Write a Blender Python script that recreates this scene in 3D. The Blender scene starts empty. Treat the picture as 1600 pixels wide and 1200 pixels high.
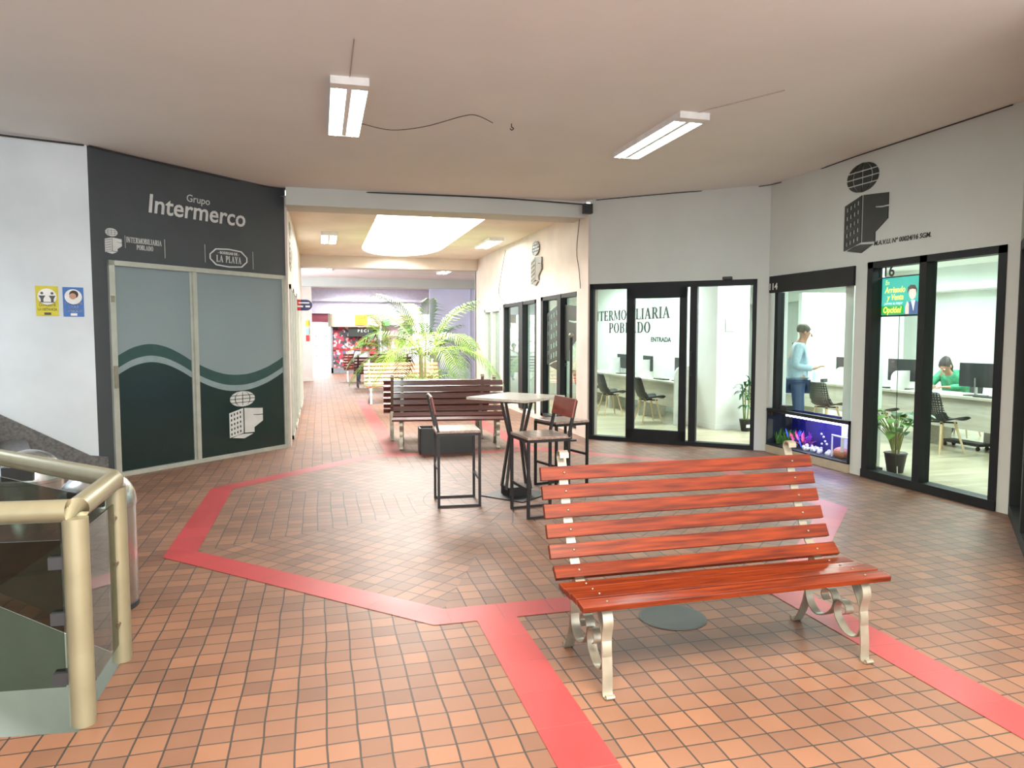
import bpy, bmesh, math, random
from mathutils import Vector, Matrix
from mathutils.geometry import tessellate_polygon
random.seed(7)
PI = math.pi
sc = bpy.context.scene
col = sc.collection

# ------------------------------------------------------------------ camera
cam_d = bpy.data.cameras.new('camera'); cam = bpy.data.objects.new('camera', cam_d); col.objects.link(cam)
cam_d.sensor_width = 36; cam_d.lens = 36*1128/1600; cam_d.clip_start = .05; cam_d.clip_end = 300
cam.location = (0, 0, 1.6)
cam.rotation_euler = (PI/2-math.radians(3.956), 0, -math.radians(14.86))
sc.camera = cam
# ------------------------------------------------------------------ world, exposure
w = bpy.data.worlds.new('sky'); sc.world = w; w.use_nodes = True
bg = w.node_tree.nodes['Background']; bg.inputs[0].default_value = (.93, .97, 1, 1); bg.inputs[1].default_value = 2.6
vs = sc.view_settings; vs.view_transform = 'Standard'; vs.look = 'None'; vs.exposure = 0.62; vs.gamma = 1; vs.use_curve_mapping = False
sc.cycles.max_bounces = 9; sc.cycles.diffuse_bounces = 5; sc.cycles.glossy_bounces = 4; sc.cycles.transparent_max_bounces = 16
sc.cycles.caustics_reflective = False; sc.cycles.caustics_refractive = False
sc.cycles.sample_clamp_indirect = 6

def area(name, loc, sx, sy, power, colr, rot=(0, 0, 0)):
    d = bpy.data.lights.new(name, 'AREA'); d.shape = 'RECTANGLE'; d.size = sx; d.size_y = sy; d.energy = power; d.color = colr
    o = bpy.data.objects.new(name, d); o.location = loc; o.rotation_euler = rot; col.objects.link(o); return o
# daylight through the roof openings and street end, plus two added fill lamps
area('skylight_entrance', (.9, .35, 3.95), 3.0, 2.4, 600, (1, .84, .66))
area('fill_behind_camera', (.9, -2.9, 1.75), 9, 3.0, 330, (.90, .96, 1), (PI/2, 0, 0))  # added fill lamp before the closed back wall, brightens walls and ceiling
area('skylight_corridor', (1.8, 14.7, 4.5), 1.7, 6.0, 1000, (1, .92, .86))
area('skylight_far', (1.8, 28.4, 4.3), 2.6, 3.4, 520, (1, .96, .92))
area('skylight_stair', (-4.6, 6.3, 5.4), 2.4, 2.0, 220, (.78, .90, 1), (0, math.radians(-18), 0))
area('daylight_street', (1.6, 33.5, 2.2), 6, 3.4, 130, (.95, .98, 1), (-PI/2, 0, 0))
area('fill_lavender_wall', (-2.1, 21.8, 1.8), 5, 2.6, 260, (.86, .92, 1), (PI/2, 0, -PI/2))  # added lamp at the solid left wall to brighten the lavender wall
# office ceiling panels
for i, (x, y) in enumerate(((7.2, 9.6), (7.3, 6.6), (9.8, 8.2), (9.8, 11.6), (5.6, 12.6), (5.6, 15.8), (8.6, 14.6))):
    area('office_light', (x, y, 2.74), 1.1, 1.1, 80, (.84, 1, .97))

# ------------------------------------------------------------------ materials
def mat(name, c, rough=.5, metal=0, emit=None, es=1, c2=None, scale=8, stretch=None, bump=0, coat=0, spec=.5, detail=3):
    m = bpy.data.materials.new(name); m.use_nodes = True; nt = m.node_tree; b = nt.nodes['Principled BSDF']
    b.inputs['Roughness'].default_value = rough; b.inputs['Metallic'].default_value = metal
    b.inputs['Specular IOR Level'].default_value = spec; b.inputs['Coat Weight'].default_value = coat; b.inputs['Coat Roughness'].default_value = .12
    if c2 is None: c2 = tuple(v*.88 for v in c[:3])
    tc = nt.nodes.new('ShaderNodeTexCoord'); mp = nt.nodes.new('ShaderNodeMapping'); nz = nt.nodes.new('ShaderNodeTexNoise'); rp = nt.nodes.new('ShaderNodeValToRGB')
    nt.links.new(tc.outputs['Object'], mp.inputs[0]); nt.links.new(mp.outputs[0], nz.inputs[0])
    mp.inputs['Scale'].default_value = stretch or (1, 1, 1); nz.inputs['Scale'].default_value = scale; nz.inputs['Detail'].default_value = detail
    rp.color_ramp.elements[0].position = .35; rp.color_ramp.elements[1].position = .65
    rp.color_ramp.elements[0].color = (*c2[:3], 1); rp.color_ramp.elements[1].color = (*c[:3], 1)
    nt.links.new(nz.outputs[0], rp.inputs[0]); nt.links.new(rp.outputs[0], b.inputs['Base Color'])
    if bump:
        bp = nt.nodes.new('ShaderNodeBump'); bp.inputs['Strength'].default_value = bump; bp.inputs['Distance'].default_value = .01
        nt.links.new(nz.outputs[0], bp.inputs['Height']); nt.links.new(bp.outputs[0], b.inputs['Normal'])
    if emit: b.inputs['Emission Color'].default_value = (*emit, 1); b.inputs['Emission Strength'].default_value = es
    return m
def glass_mat(name, tint=(.93, .97, .95), refl=1.0):
    m = bpy.data.materials.new(name); m.use_nodes = True; nt = m.node_tree; nt.nodes.remove(nt.nodes['Principled BSDF'])
    out = nt.nodes['Material Output']; t = nt.nodes.new('ShaderNodeBsdfTransparent'); g = nt.nodes.new('ShaderNodeBsdfGlossy'); mx = nt.nodes.new('ShaderNodeMixShader')
    fr = nt.nodes.new('ShaderNodeFresnel'); fr.inputs[0].default_value = 1.5; mu = nt.nodes.new('ShaderNodeMath'); mu.operation = 'MULTIPLY'; mu.inputs[1].default_value = refl
    t.inputs[0].default_value = (*tint, 1); g.inputs['Roughness'].default_value = .02
    ge = nt.nodes.new('ShaderNodeNewGeometry'); iv = nt.nodes.new('ShaderNodeMath'); iv.operation = 'SUBTRACT'; iv.inputs[0].default_value = 1; m2 = nt.nodes.new('ShaderNodeMath'); m2.operation = 'MULTIPLY'; m2.use_clamp = True
    nt.links.new(ge.outputs['Backfacing'], iv.inputs[1]); nt.links.new(fr.outputs[0], mu.inputs[0]); nt.links.new(mu.outputs[0], m2.inputs[0]); nt.links.new(iv.outputs[0], m2.inputs[1]); nt.links.new(m2.outputs[0], mx.inputs[0]); nt.links.new(t.outputs[0], mx.inputs[1]); nt.links.new(g.outputs[0], mx.inputs[2]); nt.links.new(mx.outputs[0], out.inputs[0])
    return m
def tile_mat(name, ca, cb, mortar, w_=.122, h_=.122, rough=.36, off=0., ms=.0045, dirt=True, sheen=.25):
    m = bpy.data.materials.new(name); m.use_nodes = True; nt = m.node_tree; b = nt.nodes['Principled BSDF']
    uv = nt.nodes.new('ShaderNodeUVMap'); nd = nt.nodes.new('ShaderNodeTexNoise'); nd.inputs['Scale'].default_value = 2.2
    ad = nt.nodes.new('ShaderNodeMixRGB'); ad.blend_type = 'LINEAR_LIGHT'; ad.inputs[0].default_value = .012
    br = nt.nodes.new('ShaderNodeTexBrick'); br.offset = off; br.squash = 1
    br.inputs['Scale'].default_value = 1; br.inputs['Brick Width'].default_value = w_; br.inputs['Row Height'].default_value = h_
    br.inputs['Mortar Size'].default_value = ms; br.inputs['Mortar Smooth'].default_value = .3; br.inputs['Bias'].default_value = 0
    br.inputs['Color1'].default_value = (*ca, 1); br.inputs['Color2'].default_value = (*cb, 1); br.inputs['Mortar'].default_value = (*mortar, 1)
    nt.links.new(uv.outputs[0], nd.inputs[0]); nt.links.new(uv.outputs[0], ad.inputs[1]); nt.links.new(nd.outputs['Color'], ad.inputs[2]); nt.links.new(ad.outputs[0], br.inputs[0])
    n2 = nt.nodes.new('ShaderNodeTexNoise'); n2.inputs['Scale'].default_value = 1.3; n2.inputs['Detail'].default_value = 6; nt.links.new(uv.outputs[0], n2.inputs[0])
    rp = nt.nodes.new('ShaderNodeValToRGB'); rp.color_ramp.elements[0].position = .3; rp.color_ramp.elements[1].position = .7
    rp.color_ramp.elements[0].color = (.78, .76, .74, 1); rp.color_ramp.elements[1].color = (1, 1, 1, 1); nt.links.new(n2.outputs[0], rp.inputs[0])
    mm = nt.nodes.new('ShaderNodeMixRGB'); mm.blend_type = 'MULTIPLY'; mm.inputs[0].default_value = 1; nt.links.new(br.outputs[0], mm.inputs[1]); nt.links.new(rp.outputs[0], mm.inputs[2])
    nt.links.new(mm.outputs[0], b.inputs['Base Color'])
    mr = nt.nodes.new('ShaderNodeMapRange'); mr.inputs[3].default_value = rough-.08; mr.inputs[4].default_value = rough+.12; nt.links.new(n2.outputs[0], mr.inputs[0]); nt.links.new(mr.outputs[0], b.inputs['Roughness'])
    bp = nt.nodes.new('ShaderNodeBump'); bp.invert = True; bp.inputs['Strength'].default_value = .5; bp.inputs['Distance'].default_value = .003
    nt.links.new(br.outputs['Fac'], bp.inputs['Height']); nt.links.new(bp.outputs[0], b.inputs['Normal'])
    b.inputs['Coat Weight'].default_value = sheen; b.inputs['Coat Roughness'].default_value = .3; b.inputs['Specular IOR Level'].default_value = .32
    return m
M = {}
M['tile'] = tile_mat('clay_tile', (.225, .112, .066), (.140, .073, .048), (.035, .030, .026), rough=.5, sheen=.06)
M['red_tile'] = tile_mat(sheen=.06, rough=.42, name='red_tile', ca=(.36, .042, .045), cb=(.31, .036, .038), mortar=(.22, .05, .045), w_=.30, h_=.28, ms=.003)
M['wood_floor'] = tile_mat('light_wood_floor', (.56, .50, .36), (.42, .37, .25), (.30, .25, .17), 1.1, .09, .3, off=.4, ms=.002)
M['pave'] = mat('pavement', (.7, .7, .68), .8)
M['ceiling'] = mat('ceiling_paint', (.79, .80, .77), .9, scale=1.2, c2=(.76, .77, .74), bump=.05)
M['ceiling_warm'] = mat('corridor_ceiling_paint', (.80, .71, .68), .9, scale=1.2)
M['wall_grey'] = mat('wall_light_grey', (.54, .57, .54), .8, scale=1.5, c2=(.51, .535, .505))
M['wall_white'] = mat('wall_white', (.68, .74, .78), .8, scale=1.5)
M['wall_cream'] = mat('wall_cream', (.64, .565, .51), .6, scale=2)
M['wall_dark'] = mat('wall_charcoal', (.056, .066, .074), .6, scale=2, c2=(.050, .059, .066))
M['lavender'] = mat('wall_lavender', (.68, .70, .92), .8, scale=1)
M['office_wall'] = mat('office_wall', (.80, .85, .83), .7, scale=1)
M['office_ceil'] = mat('office_ceiling', (.85, .88, .86), .8, scale=1)
M['black'] = mat('black_aluminium', (.012, .014, .016), .5, spec=.25)
M['blackp'] = mat('black_plastic', (.02, .022, .025), .5)
M['alu'] = mat('cream_aluminium', (.50, .52, .46), .4, metal=.3)
M['white'] = mat('white_paint', (.8, .8, .78), .5)
M['sign_white'] = mat('sign_white', (.62, .64, .63), .6)
M['black_sign'] = mat('sign_black', (.022, .028, .025), .45)
M['frost'] = mat('frosted_film', (.235, .30, .32), .28, scale=.7, c2=(.215, .275, .29))
M['film_dark'] = mat('dark_green_film', (.012, .030, .028), .22, scale=.7)
M['film_mid'] = mat('green_film', (.030, .075, .072), .25)
M['film_light'] = mat('light_film', (.25, .33, .345), .28)
M['wood'] = mat('red_varnished_wood', (.165, .026, .006), .3, c2=(.065, .010, .004), scale=3.2, stretch=(1.2, 16, 16), coat=.12, spec=.3, detail=5)
M['wood_dark'] = mat('dark_varnished_wood', (.12, .035, .028), .35, c2=(.075, .022, .018), scale=3.2, stretch=(1.6, 14, 14), coat=.4)
M['wood_orange'] = mat('orange_varnished_wood', (.55, .20, .09), .35, c2=(.42, .13, .06), scale=3.2, stretch=(1.6, 14, 14), coat=.3)
M['champ'] = mat('champagne_metal', (.34, .32, .25), .38, metal=.55, scale=20)
M['rail'] = mat('rail_paint', (.27, .255, .17), .36, metal=.4, scale=6, c2=(.235, .22, .145))
M['steel'] = mat('stainless_steel', (.60, .61, .60), .27, metal=.95, scale=12, stretch=(1, 1, .1))
M['granite'] = mat('dark_granite', (.12, .115, .11), .45, c2=(.055, .055, .055), scale=40)
M['well'] = mat('stairwell_paint', (.42, .44, .38), .7, scale=2)
M['glass'] = glass_mat('clear_glass'); M['glass_dark'] = glass_mat('smoked_glass', (.50, .55, .51), 1.1)
M['glass_shop'] = glass_mat('shop_glass', (.80, .88, .84), 2.2)
M['bolt'] = mat('bolt_metal', (.25, .20, .15), .35, metal=.8)
M['iron'] = mat('black_iron', (.014, .014, .016), .45, spec=.4)
M['stool_wood'] = mat('stool_seat_wood', (.36, .27, .23), .3, c2=(.22, .15, .13), scale=3, stretch=(2, 12, 12), coat=.5)
M['stool_back'] = mat('stool_back_wood', (.23, .045, .03), .35, c2=(.15, .03, .02), scale=4, stretch=(2, 10, 10), coat=.4)
M['top_wood'] = mat('pale_table_wood', (.50, .46, .40), .35, c2=(.38, .34, .29), scale=2.5, stretch=(2, 14, 14), coat=.3)
M['desk'] = mat('desk_laminate', (.52, .49, .41), .45, c2=(.44, .41, .34), scale=2, stretch=(1, 12, 12))
M['leg_wood'] = mat('chair_leg_beech', (.62, .47, .28), .45, scale=5)
M['leaf'] = mat('palm_leaf', (.085, .24, .015), .45, c2=(.035, .13, .012), scale=3)
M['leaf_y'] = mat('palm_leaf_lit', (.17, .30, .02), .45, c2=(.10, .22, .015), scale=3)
M['leaf_d'] = mat('dark_leaf', (.035, .13, .04), .4, c2=(.02, .09, .03), scale=6)
M['leaf_m'] = mat('mid_leaf', (.12, .28, .04), .4, c2=(.07, .2, .03), scale=6)
M['stem'] = mat('plant_stem', (.30, .38, .12), .6, scale=10)
M['trunk'] = mat('palm_stem', (.34, .36, .18), .7, scale=12)
M['pot'] = mat('black_pot', (.022, .024, .024), .45)
M['terra'] = mat('terracotta', (.58, .22, .10), .6, scale=8)
M['soil'] = mat('soil', (.05, .035, .025), .9, scale=30, bump=.4)
M['tube'] = mat('lamp_tube', (1, 1, 1), .5, emit=(.86, 1, .98), es=14)
M['reflector'] = mat('reflector_glow', (.75, .86, .86), .25, metal=.5, emit=(.55, .95, .98), es=1.3)  # emission stands in for tube light bounced off the reflector
M['panel_on'] = mat('led_panel', (1, 1, 1), .5, emit=(.9, 1, .97), es=3)
M['wire'] = mat('wire', (.03, .027, .025), .6)
M['wire_l'] = mat('pale_conduit', (.42, .37, .33), .7)
M['yellow'] = mat('sign_yellow', (.62, .55, .012), .5); M['blue'] = mat('sign_blue', (.02, .14, .46), .5)
M['skyblue'] = mat('pale_blue', (.35, .6, .75), .5)
M['red'] = mat('sign_red', (.55, .03, .03), .5); M['navy'] = mat('sign_navy', (.03, .04, .14), .5)
M['orange'] = mat('sign_orange', (.85, .42, .02), .5)
M['skin'] = mat('skin', (.50, .27, .18), .5); M['hair'] = mat('dark_hair', (.025, .02, .018), .6); M['hairg'] = mat('grey_brown_hair', (.10, .08, .06), .6)
M['shirt'] = mat('light_blue_shirt', (.40, .55, .66), .8, scale=30); M['jeans'] = mat('blue_jeans', (.035, .07, .17), .8, scale=40)
M['green_shirt'] = mat('green_top', (.03, .26, .13), .8, scale=14, c2=(.10, .45, .25)); M['white_shirt'] = mat('white_shirt', (.85, .85, .85), .8)
M['shoe'] = mat('dark_shoe', (.03, .02, .015), .4)
M['paper'] = mat('paper', (.85, .86, .84), .6)
M['beige'] = mat('beige_plinth', (.42, .37, .27), .5)
M['water_back'] = mat('aquarium_back', (.012, .012, .15), .5, scale=3)
M['coral_p'] = mat('purple_coral', (.45, .04, .55), .5); M['coral_r'] = mat('red_coral', (.65, .04, .12), .5); M['coral_b'] = mat('blue_coral', (.06, .12, .6), .5)
M['pebble'] = mat('white_pebble', (.8, .8, .85), .5)
M['led_purple'] = mat('aquarium_led', (1, 1, 1), .5, emit=(.55, .52, 1), es=9)
M['screen_teal'] = mat('screen_teal', (.02, .25, .22), .3, emit=(.03, .42, .36), es=.9, c2=(.02, .15, .12), scale=2)
M['screen_green'] = mat('screen_green', (.02, .3, .05), .3, emit=(.03, .30, .05), es=.9)
M['screen_yellow'] = mat('screen_yellow', (.8, .8, .1), .3, emit=(.85, .85, .12), es=.9)
M['screen_white'] = mat('screen_white', (.8, .8, .8), .3, emit=(.8, .9, .9), es=.8)
M['screen_skin'] = mat('screen_skin', (.8, .5, .45), .3, emit=(.75, .55, .52), es=.8)
M['screen_dark'] = mat('screen_dark', (.05, .04, .04), .3, emit=(.05, .035, .03), es=.8)
M['screen_suit'] = mat('screen_suit', (.05, .08, .2), .3, emit=(.08, .12, .28), es=.8)

def holes_mat():
    m = mat('perforated_black_plastic', (.02, .024, .027), .5); nt = m.node_tree; out = nt.nodes['Material Output']; b = nt.nodes['Principled BSDF']
    uv = nt.nodes.new('ShaderNodeUVMap'); v = nt.nodes.new('ShaderNodeTexVoronoi'); v.inputs['Scale'].default_value = 22; v.inputs['Randomness'].default_value = .1
    lt = nt.nodes.new('ShaderNodeMath'); lt.operation = 'LESS_THAN'; lt.inputs[1].default_value = .26; t = nt.nodes.new('ShaderNodeBsdfTransparent'); mx = nt.nodes.new('ShaderNodeMixShader')
    nt.links.new(uv.outputs[0], v.inputs[0]); nt.links.new(v.outputs['Distance'], lt.inputs[0]); nt.links.new(lt.outputs[0], mx.inputs[0]); nt.links.new(b.outputs[0], mx.inputs[1]); nt.links.new(t.outputs[0], mx.inputs[2]); nt.links.new(mx.outputs[0], out.inputs[0])
    return m
M['perf'] = holes_mat()
def stock_mat():
    m = mat('shop_stock', (.3, .3, .3), .6); nt = m.node_tree; b = nt.nodes['Principled BSDF']
    tc = nt.nodes.new('ShaderNodeTexCoord'); v = nt.nodes.new('ShaderNodeTexVoronoi'); v.distance = 'CHEBYCHEV'; v.inputs['Scale'].default_value = 9
    rp = nt.nodes.new('ShaderNodeValToRGB'); cr = rp.color_ramp; cr.interpolation = 'CONSTANT'
    cols = [(0, (.05, .05, .06)), (.2, (.5, .04, .07)), (.4, (.12, .11, .12)), (.52, (.75, .65, .65)), (.66, (.35, .05, .10)), (.8, (.10, .12, .2)), (.9, (.7, .3, .3))]
    for i, (p, c) in enumerate(cols):
        e = cr.elements[i] if i < 2 else cr.elements.new(p); e.position = p; e.color = (*c, 1)
    sx = nt.nodes.new('ShaderNodeSeparateXYZ'); nt.links.new(tc.outputs['Object'], v.inputs[0]); nt.links.new(v.outputs['Color'], sx.inputs[0]); nt.links.new(sx.outputs[0], rp.inputs[0]); nt.links.new(rp.outputs[0], b.inputs['Base Color'])
    return m
M['stock'] = stock_mat()

# ------------------------------------------------------------------ mesh helpers
def cross_frame(t, up=Vector((0, 0, 1))):
    t = t.normalized()
    if abs(t.dot(up)) > .97: up = Vector((1, 0, 0))
    a = t.cross(up).normalized(); return a, a.cross(t).normalized()
class MB:
    def __init__(s): s.v = []; s.f = []; s.mi = []; s.uv = {}
    def add(s, vs, fs, mi=0):
        o = len(s.v); s.v += [tuple(p) for p in vs]; s.f += [tuple(i+o for i in f) for f in fs]; s.mi += [mi]*len(fs); return s
    def box(s, x0, x1, y0, y1, z0, z1, mi=0, mtx=None):
        vs = [Vector((x, y, z)) for z in (z0, z1) for y in (y0, y1) for x in (x0, x1)]
        if mtx: vs = [mtx @ p for p in vs]
        return s.add(vs, [(0, 2, 3, 1), (4, 5, 7, 6), (0, 1, 5, 4), (2, 6, 7, 3), (0, 4, 6, 2), (1, 3, 7, 5)], mi)
    def bar(s, a, b, w_, h_, mi=0, up=Vector((0, 0, 1))):      # rectangular bar from a to b
        a = Vector(a); b = Vector(b); u, v = cross_frame(b-a, up); c = []
        for p in (a, b):
            for q, r_ in ((-1, -1), (1, -1), (1, 1), (-1, 1)): c.append(p+u*q*w_/2+v*r_*h_/2)
        return s.add(c, [(0, 1, 2, 3), (7, 6, 5, 4), (0, 4, 5, 1), (1, 5, 6, 2), (2, 6, 7, 3), (3, 7, 4, 0)], mi)
    def ribbon(s, pts, w_, t_, axis=Vector((1, 0, 0)), mi=0):   # flat strip bent along pts, wide along axis
        pts = [Vector(p) for p in pts]; n = len(pts); c = []
        for i, p in enumerate(pts):
            t = (pts[min(i+1, n-1)]-pts[max(i-1, 0)]).normalized(); nn = t.cross(axis).normalized()
            for q, r_ in ((-1, -1), (1, -1), (1, 1), (-1, 1)): c.append(p+axis*q*w_/2+nn*r_*t_/2)
        fs = [(0, 1, 2, 3), tuple(range(4*n-1, 4*n-5, -1))]
        for i in range(n-1):
            for k in range(4): fs.append((4*i+k, 4*i+(k+1) % 4, 4*i+4+(k+1) % 4, 4*i+4+k))
        return s.add(c, fs, mi)
    def tube(s, pts, r, n=10, mi=0):
        pts = [Vector(p) for p in pts]; m = len(pts); c = []; rs = r if isinstance(r, (list, tuple)) else [r]*m; u0 = None
        for i, p in enumerate(pts):
            t = (pts[min(i+1, m-1)]-pts[max(i-1, 0)]).normalized()
            if u0 is None: u, v = cross_frame(t)
            else: u = (u0-t*u0.dot(t)).normalized(); v = u.cross(t)
            u0 = u
            for k in range(n): a = 2*PI*k/n; c.append(p+(u*math.cos(a)+v*math.sin(a))*rs[i])
        fs = [tuple(range(n))[::-1], tuple(range((m-1)*n, m*n))]
        for i in range(m-1):
            for k in range(n): fs.append((i*n+k, i*n+(k+1) % n, (i+1)*n+(k+1) % n, (i+1)*n+k))
        return s.add(c, fs, mi)
    def lathe(s, prof, n=32, mi=0, c=(0, 0, 0)):
        vs = []; m = len(prof)
        for r_, z in prof:
            for k in range(n): a = 2*PI*k/n; vs.append((c[0]+r_*math.cos(a), c[1]+r_*math.sin(a), c[2]+z))
        fs = [(i*n+k, i*n+(k+1) % n, (i+1)*n+(k+1) % n, (i+1)*n+k) for i in range(m-1) for k in range(n)]
        fs.append(tuple(range(n))[::-1]); fs.append(tuple(range((m-1)*n, m*n)))
        return s.add(vs, fs, mi)
    def prism(s, poly, d0, d1, mi=0, plane='xz'):              # convex or concave polygon in xz, thick along y
        n = len(poly); f = (lambda a, b, d: (a, d, b)) if plane == 'xz' else (lambda a, b, d: (a, b, d)) if plane == 'xy' else (lambda a, b, d: (d, a, b))
        vs = [f(a, b, d0) for a, b in poly]+[f(a, b, d1) for a, b in poly]
        tr = tessellate_polygon([[Vector((a, b, 0)) for a, b in poly]])
        fs = [tuple(t) for t in tr]+[tuple(i+n for i in t[::-1]) for t in tr]+[(i, (i+1) % n, n+(i+1) % n, n+i) for i in range(n)]
        return s.add(vs, fs, mi)
    def ball(s, c, r, n=10, mi=0, sq=(1, 1, 1)):
        pr = [(max(.0001, r*math.sin(PI*i/n)), -r*math.cos(PI*i/n)) for i in range(n+1)]
        o = len(s.v); s.lathe(pr, n+2, mi); s.v[o:] = [(c[0]+x*sq[0], c[1]+y*sq[1], c[2]+z*sq[2]) for x, y, z in s.v[o:]]; return s
    def build(s, name, mats, parent=None, smooth=False, loc=None, uvw=False, bevel=0):
        me = bpy.data.meshes.new(name); me.from_pydata(s.v, [], s.f)
        if not isinstance(mats, (list, tuple)): mats = [mats]
        for m in mats: me.materials.append(M[m] if isinstance(m, str) else m)
        for p, i in zip(me.polygons, s.mi): p.material_index = i; p.use_smooth = smooth
        if uvw:
            ul = me.uv_layers.new(name='UVMap')
            for p in me.polygons:
                for li in p.loop_indices: v = me.vertices[me.loops[li].vertex_index].co; ul.data[li].uv = (v.x, v.y)
        bm = bmesh.new(); bm.from_mesh(me); bmesh.ops.recalc_face_normals(bm, faces=bm.faces); bm.to_mesh(me); bm.free()
        o = bpy.data.objects.new(name, me); col.objects.link(o)
        if parent: o.parent = parent
        if loc: o.location = loc
        if bevel:
            b = o.modifiers.new('bevel', 'BEVEL'); b.width = bevel; b.segments = 2; b.limit_method = 'ANGLE'
        if smooth:
            try: me.set_sharp_from_angle(angle=math.radians(40))
            except Exception: pass
        return o
def tag(o, label=None, cat=None, group=None, kind=None):
    if label: o['label'] = label
    if cat: o['category'] = cat
    if group: o['group'] = group
    if kind: o['kind'] = kind
    return o
def empty(name, loc=(0, 0, 0), rz=0, label=None, cat=None, group=None, kind=None):
    o = bpy.data.objects.new(name, None); col.objects.link(o); o.location = loc; o.rotation_euler = (0, 0, rz); o.empty_display_size = .1
    return tag(o, label, cat, group, kind)
def kids(o): return [c for c in bpy.data.objects if c.parent == o]
def dup(o, loc, rz, label, group=None):
    def cp(a, par):
        ch = kids(a); c = a.copy(); col.objects.link(c); c.parent = par
        for k in ch: cp(k, c)
        return c
    c = cp(o, None); c.location = loc; c.rotation_euler = (0, 0, rz); c['label'] = label
    if group: c['group'] = group
    return c
def frame_of(P, Q): return (P[0], P[1], 0), math.atan2(Q[1]-P[1], Q[0]-P[0])
def plane_obj(name, P, Q, **k):
    l, r = frame_of(P, Q); return empty(name, l, r, **k)
def in_plane(o, P, Q): l, r = frame_of(P, Q); o.location = l; o.rotation_euler = (0, 0, r); return o
# facade lines: local x runs along the wall, local -y faces the arcade
LA = ((-2.36, 8.72), (-.45, 10.65)); A = ((3.94, 10.28), (5.84, 8.64)); B = ((5.88, 8.6), (5.88, 5.0)); W = ((-6., 7.3), (-2.36, 8.72))
R = ((3.92, 18.5), (3.92, 10.3)); L = ((-.42, 10.65), (-.42, 18.5)); D = ((5.95, 5.02), (4.3, 3.4))
def length(P, Q): return math.hypot(Q[0]-P[0], Q[1]-P[1])
def wall(name, PQ, z0, z1, ops, m, x0=0, x1=None, th=.16):
    x1 = length(*PQ) if x1 is None else x1; b = MB(); x = x0
    for (a, c, za, zb) in sorted(ops):
        if a > x: b.box(x, a, 0, th, z0, z1)
        if za > z0: b.box(a, c, 0, th, z0, za)
        if zb < z1: b.box(a, c, 0, th, zb, z1)
        x = c
    if x < x1: b.box(x, x1, 0, th, z0, z1)
    o = b.build(name, m); in_plane(o, *PQ); return tag(o, kind='structure')
# ------------------------------------------------------------------ lettering
def text_mb(txt, size, x=0, z=0, align='CENTER', y=-.006, xs=1, bold=0, shear=0, depth=.003, mi=0, mb=None, space=1):
    cu = bpy.data.curves.new('t', 'FONT'); cu.body = txt; cu.size = size; cu.align_x = align; cu.offset = bold; cu.shear = shear; cu.resolution_u = 3; cu.extrude = 0; cu.space_character = space
    ob = bpy.data.objects.new('t', cu); col.objects.link(ob); dg = bpy.context.evaluated_depsgraph_get(); dg.update()
    me = bpy.data.meshes.new_from_object(ob.evaluated_get(dg)); mb = mb or MB(); n = len(me.vertices)
    vs = [(x+v.co.x*xs, y, z+v.co.y) for v in me.vertices]; mb.add(vs, [tuple(p.vertices) for p in me.polygons], mi)
    if depth:
        mb.add([(a, b+depth, c) for a, b, c in vs], [tuple(p.vertices)[::-1] for p in me.polygons], mi)
    bpy.data.objects.remove(ob); bpy.data.curves.remove(cu); bpy.data.meshes.remove(me); return mb
TK, TN, SF = .17, .07, .05
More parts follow.
